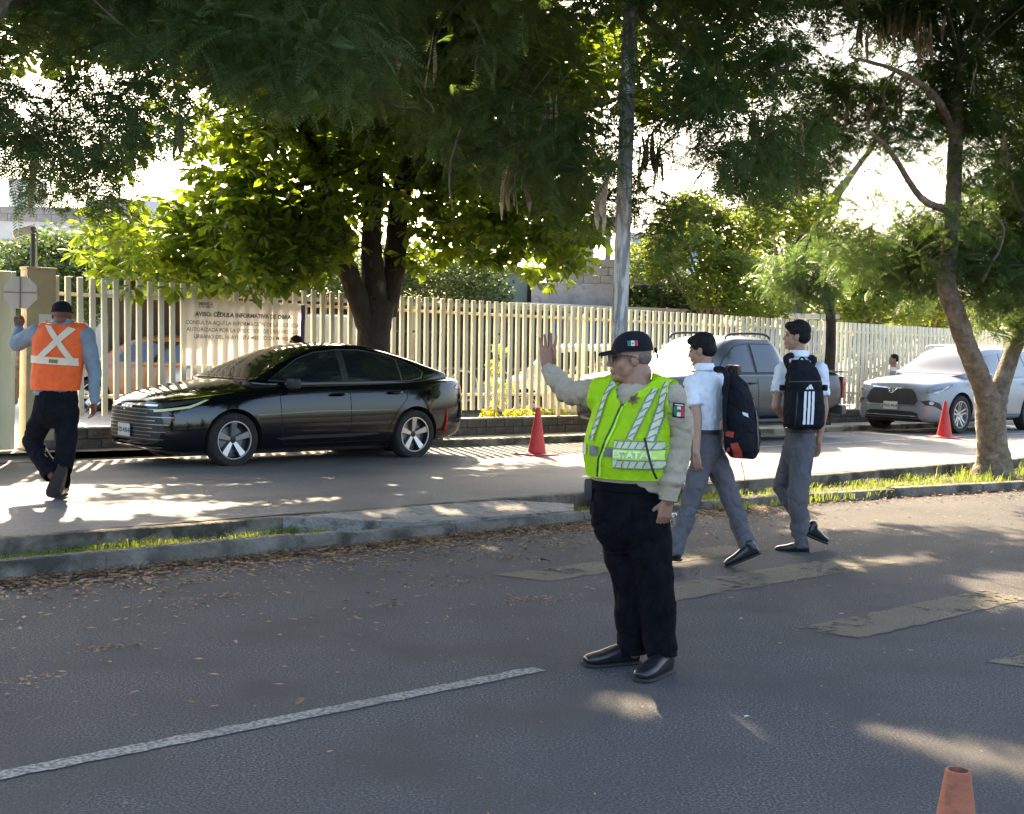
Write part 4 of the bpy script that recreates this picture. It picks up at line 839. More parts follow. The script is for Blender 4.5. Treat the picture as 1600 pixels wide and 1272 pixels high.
# ---- black sedan
def sedan():
    root = empty('sedan', W(7.36, 14.86, .095), A, 'glossy black sedan with silver five spoke wheels parked in front of the banner', 'car')
    M = mat('black_car_paint', (.003, .0035, .006), .08, coat=.3, spec=.5); L = 4.78
    top = [(0, .70), (.06, .78), (.25, .87), (.6, .945), (1.0, 1.0), (1.4, 1.04), (2, 1.02), (3.6, 1.03), (4.1, 1.10), (4.45, 1.105), (4.66, 1.08), (4.74, .99), (4.78, .85)]
    sho = [(0, .62), (.08, .70), (.4, .78), (1.0, .87), (1.6, .93), (2.6, .955), (3.6, .99), (4.2, 1.03), (4.55, 1.03), (4.72, .95), (4.78, .82)]
    wid = [(0, .34), (.05, .52), (.16, .68), (.35, .80), (.62, .875), (.95, .912), (1.5, .917), (3.4, .917), (3.85, .912), (4.2, .87), (4.5, .78), (4.68, .66), (4.78, .48)]
    bot = [(0, .25), (.3, .17), (.8, .17), (1.5, .18), (3.4, .18), (4.0, .2), (4.5, .27), (4.78, .42)]
    wx = (.95, 3.67); bd, T = loft_body('body', L, top, sho, wid, bot, 44, root, M, wx, .325, arch=.05, flare=.012, crease=.05)
    roof = [(1.18, 1.0), (1.35, 1.06), (1.75, 1.26), (2.1, 1.40), (2.45, 1.475), (2.8, 1.49), (3.2, 1.465), (3.65, 1.37), (4.05, 1.24), (4.45, 1.105)]
    cab, TC = loft_cab('roof', 1.18, 4.45, roof, None, [(1.18, 1.0), (1.6, .99), (3.4, 1.01), (4.45, 1.09)], [(1.18, .70), (1.7, .80), (3.4, .80), (3.9, .77), (4.45, .66)], [(1.18, .5), (2.2, .57), (3.2, .57), (4.45, .5)], 26, root, M)
    c = Car(root, .92)
    # glasshouse
    def wpoly(inset=0.):
        up = [(1.50, 1.035), (1.72, 1.155), (1.98, 1.285), (2.25, 1.37), (2.6, 1.41), (2.95, 1.41), (3.3, 1.36), (3.6, 1.28), (3.86, 1.18), (3.90, 1.14)]; lo = [(3.84, 1.07), (3.7, 1.045), (3.4, 1.03), (2.6, 1.015), (1.9, 1.01)]
        return up+lo
    P = wpoly(); cxm, czm = 2.7, 1.18
    c.side('window_trim', TC, [(cxm+(x-cxm)*1.018, czm+(z-czm)*1.07) for x, z in P], mat('window_trim', (.30, .31, .33), .2, metal=.7), off=.003)
    def clipx(a, b):
        out = []; n = len(P)
        def ins(t0): return [p for p in t0]
        pts = P[:]
        for lo_, sgn in ((a, 1), (b, -1)):
            res = []
            for i in range(len(pts)):
                p, q = pts[i], pts[(i+1) % len(pts)]; ip, iq = (p[0]-lo_)*sgn >= 0, (q[0]-lo_)*sgn >= 0
                if ip: res.append(p)
                if ip != iq: t = (lo_-p[0])/(q[0]-p[0]); res.append((lo_, p[1]+t*(q[1]-p[1])))
            pts = res
        return pts
    for a, b in ((1.5, 2.56), (2.66, 3.50), (3.53, 3.9)): c.side('side_window', TC, clipx(a, b), M_glass, off=.008)
    c.side('pillar_panel', TC, clipx(2.56, 2.66), M_black, off=.009)
    up = Vector((0, 0, 1))
    decal('windscreen', TC, [(-.56, 1.32), (-.60, 1.70), (-.56, 2.02), (.56, 2.02), (.60, 1.70), (.56, 1.32)], (0, 0, 4), (0, 1, 0), (1, 0, 0), (0, 0, -1), M_glass, root, .08, .006)
    decal('windscreen', TC, [(-.68, 1.27), (-.585, 1.85), (-.53, 2.16), (.53, 2.16), (.585, 1.85), (.68, 1.27)], (0, 0, 4), (0, 1, 0), (1, 0, 0), (0, 0, -1), M_glass, root, .08, .004)
    decal('rear_window', TC, [(-.5, 3.5), (-.55, 4.2), (.55, 4.2), (.5, 3.5)], (0, 0, 4), (0, 1, 0), (1, 0, 0), (0, 0, -1), M_glass, root, .08, .005)
    # door seams, chrome, handles, fuel lid
    for s_ in ([(1.62, .98), (1.58, .8), (1.60, .45), (1.66, .26)], [(2.62, 1.0), (2.63, .6), (2.62, .26)], [(3.55, 1.0), (3.52, .8), (3.34, .62), (3.24, .45), (3.2, .27)], [(1.66, .255), (3.2, .265)]):
        for a, b in zip(s_, s_[1:]): c.side('door_seam', T, strip(a, b, .007), M_seam, off=.002, far=False)
    c.side('fuel_lid', T, circ(4.02, .88, .088, 24), M_seam, off=.0015, far=False); c.side('fuel_lid', T, circ(4.02, .88, .082, 24), M, off=.003, far=False)
    for a, b, w_ in (((1.25, .62), (2.1, .655), .012), ((2.1, .655), (3.3, .66), .012)): c.side('side_crease', T, strip(a, b, w_), mat('paint_edge', (.03, .03, .03), .2, coat=1.), off=.006, far=False)
    c.side('sill_trim', T, [(1.5, .33), (1.8, .36), (3.0, .37), (3.1, .35), (2.6, .325), (1.6, .315)], mat('sill_grey', (.03, .03, .032), .3), off=.004, far=False)
    handle(root, 2.42, -.905, .86, M); handle(root, 3.32, -.905, .88, M); mirror_(root, 1.72, -.86, 1.0, M_black, .85); mirror_(root, 1.72, .86, 1.0, M_black, .85, 1)
    # nose: grille bars, lamps, plate
    for i in range(9):
        z = .33+i*.043; hwid = .50+.012*i if i < 7 else .44
        c.front('grille_bar', T, rect(-hwid-.15*(i % 2 == 0), z, hwid+.15*(i % 2 == 0), z+.009), mat('grille_chrome', (.30, .30, .31), .3, metal=.9), off=.006, h=.05)
    c.front('grille_back', T, [(-.6, .31), (-.66, .5), (-.60, .69), (.60, .69), (.66, .5), (.6, .31)], M_black, off=.002)
    c.front('nose_bar', T, rect(-.55, .715, .55, .735), M_chrome, off=.006)
    c.front('emblem', T, rect(-.13, .685, .13, .712), M_chrome, off=.012); text_decal('lettering', T, 'BYD', .06, (-3, 0, .70), (0, -1, 0), (0, 0, 1), (1, 0, 0), M_chrome, root, off=.016)
    c.front('lower_lip', T, rect(-.62, .235, .62, .25), M_chrome, off=.012)
    c.side('headlight', T, [(.10, .675), (.16, .70), (.62, .80), (.70, .835), (.42, .79), (.2, .755), (.12, .73)], M_lampd, off=.006)
    for q in (1, -1): decal('lamp_strip', T, [(.09, .650), (.42, .705), (.64, .80), (.60, .80), (.40, .728), (.09, .678)], (0, -3*q, 0), (1, 0, 0), (0, 0, 1), (0, q, 0), mat('daytime_lamp', (.75, .78, .45), .25), root, .04, .010)
    c.side('wing_trim', T, strip((.25, .79), (.98, .885), .008), M_chrome, off=.006)
    plate(root, -.02, 0, .42, 'YZE-430-B')
    c.side('tail_lamp', T, [(4.42, .93), (4.7, .90), (4.74, .96), (4.5, .985)], M_tail, off=.006); c.side('rear_trim', T, strip((4.45, .5), (4.72, .55), .012), M_chrome, off=.005)
    bm = bmesh.new(); add_box(bm, Vector((2.35, 0, .19)), (4.0, 1.35, .1), 0, .03); obj('underbody', bm, M_black, root)
    for x in wx:
        for sg in (-1, 1): make_wheel(root, x, sg*.80, .325, .325, .215, 5, M_alloy, two=True, out=sg)
    return root
sedan()
# ---- silver SUV
def suv():
    root = empty('suv', W(23.3, 14.47, .115), A, 'silver SUV with black grille parked facing left beyond the forked tree', 'car')
    M = mat('silver_car_paint', (.27, .29, .32), .36, metal=.3, coat=.2, c2=(.255, .275, .305), scale=3); L = 4.95
    top = [(0, .78), (.05, .95), (.2, 1.03), (.6, 1.10), (1.2, 1.15), (1.6, 1.16), (3, 1.15), (4.6, 1.14), (4.85, 1.05), (4.95, .8)]
    sho = [(0, .72), (.1, .88), (.4, .98), (1.2, 1.03), (2, 1.06), (3.5, 1.09), (4.5, 1.12), (4.85, 1.02), (4.95, .78)]
    wid = [(0, .62), (.06, .74), (.2, .86), (.5, .93), (.95, .965), (4.0, .965), (4.5, .93), (4.8, .84), (4.95, .7)]
    bot = [(0, .28), (.2, .21), (.8, .24), (4.1, .26), (4.6, .32), (4.95, .45)]
    wx = (.98, 3.83); bd, T = loft_body('body', L, top, sho, wid, bot, 44, root, M, wx, .38, arch=.06, flare=.02, crease=.06)
    roof = [(1.25, 1.12), (1.45, 1.22), (1.8, 1.45), (2.1, 1.61), (2.4, 1.69), (3.0, 1.72), (4.0, 1.70), (4.5, 1.64), (4.75, 1.45), (4.9, 1.12)]
    cab, TC = loft_cab('roof', 1.25, 4.9, roof, None, [(1.25, 1.12), (2, 1.09), (4.9, 1.10)], [(1.25, .76), (1.7, .86), (4.2, .86), (4.9, .76)], [(1.25, .6), (2.2, .64), (4.2, .64), (4.9, .6)], 26, root, M)
    c = Car(root, .965)
    for P in ([(1.68, 1.14), (2.0, 1.38), (2.3, 1.55), (2.75, 1.60), (2.75, 1.13)], [(2.83, 1.13), (2.83, 1.60), (3.65, 1.60), (3.78, 1.14)], [(3.88, 1.15), (3.78, 1.59), (4.3, 1.56), (4.55, 1.4), (4.5, 1.22)]): c.side('side_window', TC, P, M_glass, off=.006)
    Mw = mat('windscreen_bright', (.05, .06, .07), .06, spec=.5)
    decal('windscreen', TC, [(-.72, 1.33), (-.62, 1.9), (-.57, 2.2), (.57, 2.2), (.62, 1.9), (.72, 1.33)], (0, 0, 4), (0, 1, 0), (1, 0, 0), (0, 0, -1), Mw, root, .08, .005)
    c.front('grille', T, [(-.50, .56), (-.57, .64), (-.50, .80), (-.42, .86), (.42, .86), (.50, .80), (.57, .64), (.50, .56)], M_black, off=.008)
    for r_ in range(6):
        for k in range(8):
            y = -.44+k*.125+(.06 if r_ % 2 else 0); z = .585+r_*.046
            if abs(y) < .48: c.front('grille_mesh', T, strip((y-.045, z-.006), (y, z+.012), .008)+[], mat('grille_grey', (.09, .09, .095), .4, metal=.5), off=.013, h=.2) if (r_+k) % 2 == 0 else None
    c.front('grille_frame', T, strip((-.46, .885), (-.1, .87), .022), M_chrome, off=.012, mirror=True); c.front('grille_frame', T, strip((-.1, .87), (-.04, .80), .022), M_chrome, off=.013, mirror=True); c.front('grille_frame', T, strip((-.56, .545), (.56, .545), .018), M_chrome, off=.012)
    for rx, ry in ((.062, .045),):
        bm = bmesh.new(); add_tube(bm, [(0, rx*math.cos(a), .82+ry*math.sin(a)) for a in [2*math.pi*k/20 for k in range(21)]], .008, 6, cap=False); add_tube(bm, [(0, rx*.45*math.cos(a), .82+ry*.95*math.sin(a)) for a in [2*math.pi*k/20 for k in range(21)]], .006, 6, cap=False)
        add_tube(bm, [(0, rx*.85*math.cos(a), .842+ry*.3*math.sin(a)) for a in [2*math.pi*k/20 for k in range(21)]], .006, 6, cap=False)
        bmesh.ops.translate(bm, verts=bm.verts, vec=(-.02, 0, 0)); obj('emblem', bm, M_chrome, root)
    for q in (1, -1):
        decal('headlight', T, [(.08, .80), (.16, .86), (.74, .985), (.66, .93), (.50, .86), (.2, .775)], (0, -3*q, 0), (1, 0, 0), (0, 0, 1), (0, q, 0), M_lampd, root, .04, .006)
        decal('lamp_lens', T, [(.14, .79), (.22, .83), (.46, .88), (.44, .86), (.24, .785)], (0, -3*q, 0), (1, 0, 0), (0, 0, 1), (0, q, 0), M_lamp, root, .04, .012)
        decal('lamp_lens', T, [(.36, .865), (.42, .90), (.62, .955), (.52, .895)], (0, -3*q, 0), (1, 0, 0), (0, 0, 1), (0, q, 0), M_lamp, root, .04, .012)
        decal('fog_recess', T, [(.03, .64), (.10, .66), (.30, .60), (.36, .46), (.18, .54), (.06, .56)], (0, -3*q, 0), (1, 0, 0), (0, 0, 1), (0, q, 0), M_black, root, .04, .006)
        decal('fog_lamp', T, circ(.13, .605, .035, 12), (0, -3*q, 0), (1, 0, 0), (0, 0, 1), (0, q, 0), M_lamp, root, .04, .010)
    c.front('lower_grille', T, [(-.60, .30), (-.56, .40), (-.45, .43), (.45, .43), (.56, .40), (.60, .30)], M_black, off=.006)
    c.front('lower_bar', T, rect(-.58, .335, .58, .35), M_chrome, off=.012); c.front('bumper_lip', T, rect(-.62, .24, .62, .29), M_black, off=.01)
    for x in wx:
        arc = [(x+(.44+.0)*math.cos(a), .38+.44*math.sin(a)) for a in [math.pi*k/16 for k in range(17)]]+[(x+.40*math.cos(a), .38+.40*math.sin(a)) for a in [math.pi*(16-k)/16 for k in range(17)]]
        c.side('arch_trim', T, arc, M_black, off=.006, h=.3)
        for sg in (-1, 1): make_wheel(root, x, sg*.845, .38, .38, .235, 5, M_alloy, dual=True, out=sg)
    for s_ in ([(1.62, 1.06), (1.60, .7), (1.68, .36)], [(2.79, 1.08), (2.80, .34)], [(3.8, 1.1), (3.62, .8), (3.42, .5)]):
        for a, b in zip(s_, s_[1:]): c.side('door_seam', T, strip(a, b, .007), M_seam, off=.002, far=False)
    c.side('sill_cladding', T, [(1.42, .26), (1.42, .36), (3.38, .36), (3.38, .26)], M_black, off=.006)
    handle(root, 2.6, -.955, .98, M); handle(root, 3.6, -.955, 1.0, M); mirror_(root, 1.78, -.93, 1.12, M); mirror_(root, 1.78, .93, 1.12, M, 1., 1)
    for q in (-1, 1):
        bm = bmesh.new(); add_tube(bm, *smoothpath([(2.25, .60*q, 1.66), (2.4, .60*q, 1.73), (4.2, .60*q, 1.745), (4.4, .60*q, 1.68)], [.012, .017, .017, .012], 4), n=8); obj('roof_rail', bm, M_chrome, root)
    plate(root, -.03, 0, .53, 'YXZ-94-B', w_=.31, h=.155)
    bm = bmesh.new(); add_box(bm, Vector((2.4, 0, .27)), (4.1, 1.4, .12), 0, .03); obj('underbody', bm, M_black, root)
    c.side('tail_lamp', T, [(4.5, .95), (4.88, .9), (4.9, 1.05), (4.55, 1.06)], M_tail, off=.006)
    return root
suv()
# ---- grey pickup
def pickup():
    root = empty('pickup_truck', W(15.5, 14.78, .10), A, 'grey double cab pickup truck parked behind the two schoolboys', 'pickup truck')
    M = mat('grey_car_paint', (.042, .050, .064), .32, coat=.2, c2=(.038, .046, .06), scale=3); L = 5.3
    top = [(0, .9), (.06, 1.03), (.25, 1.12), (.8, 1.18), (1.4, 1.22), (1.7, 1.22), (3.55, 1.2), (5.2, 1.2), (5.3, 1.15)]
    sho = [(0, .85), (.1, .98), (.4, 1.07), (1.4, 1.12), (3.5, 1.15), (5.2, 1.17), (5.3, 1.12)]
    wid = [(0, .62), (.06, .72), (.2, .84), (.5, .91), (.95, .925), (5.0, .925), (5.2, .90), (5.3, .86)]
    bot = [(0, .42), (.2, .34), (.8, .38), (4.2, .40), (4.8, .5), (5.3, .58)]
    wx = (.98, 4.13); bd, T = loft_body('body', L, top, sho, wid, bot, 44, root, M, wx, .39, arch=.07, flare=.02, crease=.05)
    roof = [(1.35, 1.18), (1.55, 1.28), (1.95, 1.55), (2.25, 1.71), (2.6, 1.77), (3.2, 1.77), (3.55, 1.70), (3.72, 1.45), (3.82, 1.18)]
    cab, TC = loft_cab('roof', 1.35, 3.82, roof, None, [(1.35, 1.18), (2, 1.15), (3.82, 1.17)], [(1.35, .74), (1.8, .84), (3.4, .84), (3.82, .78)], [(1.35, .58), (2.3, .63), (3.4, .63), (3.82, .6)], 26, root, M)
    c = Car(root, .925)
    Mg = mat('side_glass_bluish', (.02, .03, .05), .05, spec=.7, coat=.3)
    for P in ([(1.80, 1.19), (2.1, 1.44), (2.36, 1.60), (2.68, 1.64), (2.72, 1.18)], [(2.80, 1.18), (2.78, 1.64), (3.35, 1.64), (3.50, 1.42), (3.42, 1.25), (3.36, 1.19)]):
        n = len(P); mx_ = sum(p[0] for p in P)/n; mz_ = sum(p[1] for p in P)/n; c.side('window_trim', TC, [(mx_+(p[0]-mx_)*1.07, mz_+(p[1]-mz_)*1.09) for p in P], M_black, off=.004); c.side('side_window', TC, P, Mg, off=.009)
    decal('windscreen', TC, [(-.70, 1.43), (-.6, 2.0), (-.55, 2.3), (.55, 2.3), (.6, 2.0), (.70, 1.43)], (0, 0, 4), (0, 1, 0), (1, 0, 0), (0, 0, -1), mat('windscreen_bright', (.05, .06, .07), .06, spec=.5), root, .08, .005)
    for s_ in ([(1.72, 1.12), (1.68, .8), (1.74, .46)], [(2.76, 1.14), (2.76, .44)], [(3.60, 1.14), (3.62, .7), (3.55, .46)], [(3.72, 1.19), (3.72, .42)]):
        for a, b in zip(s_, s_[1:]): c.side('door_seam', T, strip(a, b, .009), M_seam, off=.003, far=False)
    c.side('side_step', T, [(1.5, .40), (1.5, .45), (3.6, .45), (3.6, .40)], M_black, off=.02)
    bm = bmesh.new(); add_tube(bm, [(1.5, -.93, .36), (3.6, -.93, .36)], .045, 10); obj('step_bar', bm, M_black, root)
    handle(root, 2.58, -.925, 1.0, M_black, .2); handle(root, 3.45, -.925, 1.02, M_black, .2)
    mirror_(root, 1.92, -.90, 1.22, M_black, 1.15); mirror_(root, 1.92, .90, 1.22, M_black, 1.15, 1)
    for q in (-1, 1):
        bm = bmesh.new(); add_tube(bm, *smoothpath([(2.2, .60*q, 1.72), (2.35, .60*q, 1.81), (3.2, .60*q, 1.83), (3.42, .60*q, 1.75)], [.016, .022, .022, .016], 4), n=8); obj('roof_rail', bm, M_black, root)
    # bed rails, tailgate, lamps
    bm = bmesh.new(); add_box(bm, Vector((4.5, -.87, 1.205)), (1.5, .09, .03), 0, .01); obj('bed_rail', bm, M_black, root)
    bm = bmesh.new(); add_box(bm, Vector((4.5, .87, 1.205)), (1.5, .09, .03), 0, .01); obj('bed_rail', bm, M_black, root)
    bm = bmesh.new(); add_box(bm, Vector((4.5, 0, 1.208)), (1.42, 1.66, .012), 0, .004); obj('bed_cover', bm, M_black, root)
    bm = bmesh.new(); add_box(bm, Vector((5.36, 0, .52)), (.16, 1.74, .18), 0, .04); obj('rear_bumper', bm, mat('bumper_grey', (.08, .08, .085), .4), root)
    for q in (-1, 1):
        bm = bmesh.new(); add_box(bm, Vector((5.265, q*.83, .93)), (.10, .16, .40), 0, .03); obj('tail_lamp', bm, M_tail, root)
    text_decal('lettering', T, '4X4', .13, (4.72, -3, 1.03), (1, 0, 0), (0, 0, 1), (0, 1, 0), mat('decal_red', (.28, .03, .03), .5), root, off=.005)
    c.front('grille', T, [(-.45, .6), (-.5, 1.0), (.5, 1.0), (.45, .6)], M_black, off=.006); c.front('grille_bar', T, rect(-.46, .78, .46, .84), M_chrome, off=.015)
    c.side('headlight', T, [(.06, .85), (.12, 1.0), (.55, 1.05), (.4, .92)], M_lamp, off=.006)
    bm = bmesh.new(); add_box(bm, Vector((2.6, 0, .45)), (4.6, 1.1, .12), 0, .03); obj('chassis', bm, M_black, root)
    for x in wx:
        for sg in (-1, 1): make_wheel(root, x, sg*.80, .385, .385, .25, 6, M_alloy, out=sg)
    return root
pickup()
# ---- simpler vehicles beyond the fence
def lot_car(name, loc, rz, label, colour, L=4.1, H=1.5, cat='car', van=False, paintname='paint'):
    root = empty(name, loc, rz, label, cat, 'vehicles in the lot beyond the fence'); M = mat(paintname, colour, .3, coat=.8, c2=tuple(k*.85 for k in colour), scale=3)
    b = .9 if not van else 1.0; hf = L*.25
    top = [(0, .62), (.1, .8), (.5, b-.03), (hf, b+.05), (L-.3, b+.05), (L, .7)]; sho = [(0, .55), (.1, .72), (.5, b-.1), (hf, b-.03), (L-.3, b), (L, .62)]
    wid = [(0, .6), (.15, .75), (.5, .83), (L-.5, .83), (L-.1, .76), (L, .66)]; bot = [(0, .25), (.4, .2), (L-.4, .22), (L, .32)]; wx = (.75, L-.75)
    bd, T = loft_body('body', L, top, sho, wid, bot, 26, root, M, wx, .31, arch=.05)
    x0 = hf-.3 if not van else .45
    roof = [(x0, b), (x0+.35, b+(H-b)*.6), (x0+.75, H-.03), (x0+1.2, H), (L-.9 if not van else L-.2, H-.01), (L-.35 if not van else L-.08, b+(H-b)*.55), (L-.12 if not van else L-.02, b)]
    cab, TC = loft_cab('roof', x0, L-.12 if not van else L-.02, roof, None, [(x0, b), (L, b+.02)], [(x0, .66), (x0+.5, .76), (L-.5, .76), (L, .68)], [(x0, .52), (L, .56)], 18, root, M)
    c = Car(root, .83); z0, z1 = b+.05, b+(H-b)*.8
    c.side('side_window', TC, [(x0+.4, z0), (x0+.75, z1-.04), (x0+1.15, z1), (x0+1.3, z1), (x0+1.3, z0)], M_glass, off=.006)
    if not van: c.side('side_window', TC, [(x0+1.37, z0), (x0+1.37, z1), (L-1.1, z1), (L-.65, z0+.02)], M_glass, off=.006)
    decal('windscreen', TC, [(-.56, x0+.1), (-.5, x0+.75), (.5, x0+.75), (.56, x0+.1)], (0, 0, 4), (0, 1, 0), (1, 0, 0), (0, 0, -1), M_glass, root, .1, .005)
    c.side('door_seam', T, strip((x0+1.33, b-.02), (x0+1.33, .28), .008), M_seam, off=.002, far=False); c.side('headlight', T, [(.05, .6), (.4, .7), (.3, .78), (.08, .72)], M_lamp, off=.006); c.side('tail_lamp', T, [(L-.35, .72), (L-.04, .66), (L-.06, .86), (L-.3, .86)], M_tail, off=.006)
    for x in wx:
        for sg in (-1, 1): make_wheel(root, x, sg*.72, .31, .31, .2, 5, M_alloy, two=True, out=sg)
    return root
def on(px, Y, z=.16): p = J(px, 560, Y); return (p.x, p.y, z)
lot_car('parked_car', on(752, 25.3), R(8), 'white hatchback with a dark wheel behind the fence above the red cone', (.62, .60, .58), 3.9, 1.5, paintname='white_paint_a')
lot_car('parked_van', on(255, 25), R(20), 'white van behind the fence at the left edge of the banner', (.6, .6, .6), 4.2, 1.9, 'van', True, paintname='white_paint_b')
lot_car('parked_car', on(120, 26), R(-10), 'orange brown car behind the pickets beside the pillar', (.38, .17, .07), 4.0, 1.45, paintname='orange_brown_paint')
lot_car('parked_car', on(880, 33), R(15), 'pale silver car behind the pickets between the raised hand and the lamp post', (.5, .5, .52), 4.3, 1.5, paintname='pale_silver_paint')
# ------------------------------------------------------------------ people
M_skinA = mat('skin_tan', (.33, .17, .11), .55, c2=(.28, .14, .09), scale=9, bump=.15, bscale=90, dist=.004)
M_skinB = mat('skin_light_brown', (.42, .24, .16), .55, c2=(.36, .20, .13), scale=9, bump=.1, bscale=90, dist=.004)
M_hair = mat('black_hair', (.006, .005, .005), .7, spec=.25, c2=(.014, .012, .011), scale=60, bump=1., bscale=160, dist=.008, stretch=(1, 1, .35))
M_blackcloth = mat('black_trousers', (.004, .0045, .006), .95, c2=(.007, .0075, .010), scale=12, bump=.6, bscale=12, dist=.03, spec=.1)
M_navy = mat('navy_trousers', (.006, .007, .011), .95, c2=(.010, .011, .016), scale=12, bump=.6, bscale=12, dist=.03, spec=.1)
M_khaki = mat('khaki_shirt', (.40, .335, .245), .85, c2=(.35, .29, .21), scale=7, bump=.5, bscale=16, dist=.02, spec=.2)
M_greyt = mat('grey_trousers', (.125, .118, .128), .85, c2=(.10, .095, .104), scale=7, bump=.5, bscale=16, dist=.02, spec=.2)
M_white = mat('white_polo', (.80, .82, .88), .85, c2=(.72, .74, .80), scale=8, bump=.4, bscale=18, dist=.015, spec=.2)
M_shoe = mat('black_leather', (.012, .012, .014), .28, c2=(.02, .02, .022), scale=20)
M_sole = mat('shoe_sole', (.02, .02, .02), .8)
M_lime = mat('lime_vest', (.67, .98, .03), .7, c2=(.60, .93, .02), scale=6, bump=.35, bscale=22, dist=.012, spec=.25)
M_refl = mat('reflective_tape', (.62, .64, .44), .4, c2=(.52, .56, .36), scale=14)
M_reflg = mat('reflective_grey', (.09, .10, .095), .4, c2=(.13, .14, .13), scale=14)
M_hatch = mat('tape_hatch', (.16, .20, .12), .6)
M_capb = mat('navy_cap', (.006, .007, .012), .85, spec=.2, c2=(.010, .011, .018), scale=14, bump=.3, bscale=80, dist=.004)
M_bag = mat('black_bag', (.005, .006, .010), .85, spec=.2, c2=(.010, .012, .017), scale=9, bump=.5, bscale=26, dist=.012)
M_orange = mat('orange_vest', (.85, .13, .02), .7, c2=(.75, .10, .015), scale=7, bump=.4, bscale=18, dist=.012)
M_bluesh = mat('blue_grey_shirt', (.20, .27, .34), .85, c2=(.16, .22, .28), scale=7, bump=.5, bscale=16, dist=.02)
M_flagG = mat('flag_green', (.02, .16, .07), .6); M_flagR = mat('flag_red', (.42, .02, .03), .6); M_flagW = mat('flag_white', (.62, .62, .6), .6)
def wr(amp=.006, sc=9, ax=(1, 1, 1.6), seed=0):
    def f(co, no):
        p = Vector((co.x*ax[0], co.y*ax[1], co.z*ax[2]))*sc+Vector((seed, seed*.7, 0)); a = noise.noise(p*.9+Vector((9, 3, 1))*1.7); b = noise.noise(Vector((p.x+p.z*.6, p.y-p.z*.4, p.z*.8))*1.7)
        return amp*(.9*noise.noise(p)+.5*noise.noise(p*2.1)-.9*max(0., 1-abs(a)/.10)-.55*max(0., 1-abs(b)/.09))
    return f
def hb(face, up=(0, 0, 1)):      # head/torso basis: columns = left, front, up
    f = Vector(face).normalized(); u = Vector(up); l = u.cross(f).normalized()*1; l = f.cross(u).normalized()*-1; u = l.cross(f).normalized()
    if u.z < 0: u = -u
    return Matrix((l, f, u)).transposed()
def head(bm, c, B, s=1., fat=0., neck=None, nr=.055, ns=1.):
    P = lambda x, y, z: Vector(c)+B @ (Vector((x, y, z))*s); E = lambda x, y, z, r: ell(bm, P(x, y, z), Vector(r)*s, B)
    E(0, -.015, .03, (.074+fat*.2, .095, .085)); E(0, .028, -.035, (.058+fat, .06, .075)); E(0, .048, -.09, (.036+fat, .036, .026)); E(0, .022, -.052, (.064+fat, .058, .060))
    for q in (-1, 1):
        cap_(bm, P(q*(.040+fat), -.0, -.045), P(q*.018, .048, -.085), .028*s, .022*s, 10)
        E(q*.042, .048, -.030, (.026, .026, .034)); E(q*.0775, -.008, -.008, (.009, .021, .031)); E(q*.079, -.02, .004, (.008, .008, .02))
        E(q*.012, .079+.02*ns, -.030, (.009, .010, .008))
    cap_(bm, P(0, .083, .016), P(0, .086+.02*ns, -.026), .008*s, .0125*s*ns, 10); cap_(bm, P(-.034, .074-.006*(1-ns)*4, .034), P(.034, .074-.006*(1-ns)*4, .034), .0135*s, .0135*s, 10)
    E(0, .086, -.055, (.022, .013, .0065)); E(0, .084, -.067, (.019, .012, .0075)); E(0, .078, -.095, (.017, .014, .014))
    if fat: E(0, .012, -.085, (.056, .052, .045))
    nk = Vector(neck) if neck is not None else P(0, -.03, -.19)
    cap_(bm, P(0, -.022, -.05), nk, nr*s, nr*1.08*s, 14)
def eyes(root, c, B, s=1.):
    for q in (-1, 1):
        bm = bmesh.new(); ell(bm, Vector(c)+B @ (Vector((q*.031, .079, .010))*s), Vector((.0105, .009, .006))*s, B); o = obj('eye', bm, mat('eye_dark', (.03, .02, .015), .2), root)
        bm = bmesh.new(); cap_(bm, Vector(c)+B @ (Vector((q*.018, .089, .034))*s), Vector(c)+B @ (Vector((q*.048, .076, .035))*s), .0045*s, .003*s, 6); obj('eyebrow', bm, M_hair, root)
def hand(bm, wrist, d, thumb, palm, s=1., curl=(.15, .15, .15, .15), spread=.07, thumb_in=0.):
    """d: towards the fingertips, thumb: side of the thumb, palm: the way the palm looks"""
    d = Vector(d).normalized(); pn = Vector(palm); pn = (pn-d*pn.dot(d)).normalized(); t = d.cross(pn); t = t if t.dot(Vector(thumb)) > 0 else -t; w0 = Vector(wrist)
    P = lambda a, b, c=0: w0+(d*a+t*b+pn*c)*s
    for b in (-.030, -.010, .010, .029): cap_(bm, P(.012, b*.7), P(.088, b*1.08), .0145*s, .0115*s, 8)
    cap_(bm, P(.01, -.012), P(.01, .012), .018*s, .018*s, 8); cap_(bm, P(.025, .022, .006), P(.062, .026, .006), .016*s, .013*s, 8)
    for i, (b, L) in enumerate(((.031, .068), (.011, .077), (-.010, .071), (-.030, .056))):
        ang = b*spread*44; dd = (d*math.cos(ang)+t*math.sin(ang)).normalized(); p = P(.09, b); c_ = curl[i]; a = 0
        for k, f in enumerate((.45, .31, .24)):
            a += c_*(1.0 if k else .8); v = dd*math.cos(a)+pn*math.sin(a); q = p+v*L*f*s; cap_(bm, p, q, (.0092-.0008*k)*s, (.0085-.0009*k)*s, 8); p = q
    p = P(.028, .026, .006); v = (d*.62+t*(.75-thumb_in*.7)+pn*(.25+thumb_in*.6)).normalized(); q = p+v*.042*s; cap_(bm, p, q, .013*s, .011*s, 8)
    v = (d*.9+t*(.35-thumb_in*.6)+pn*(.2+thumb_in*.3)).normalized(); r_ = q+v*.03*s; cap_(bm, q, r_, .0105*s, .0095*s, 8); cap_(bm, r_, r_+(v+pn*.2).normalized()*.022*s, .0095*s, .0075*s, 8)
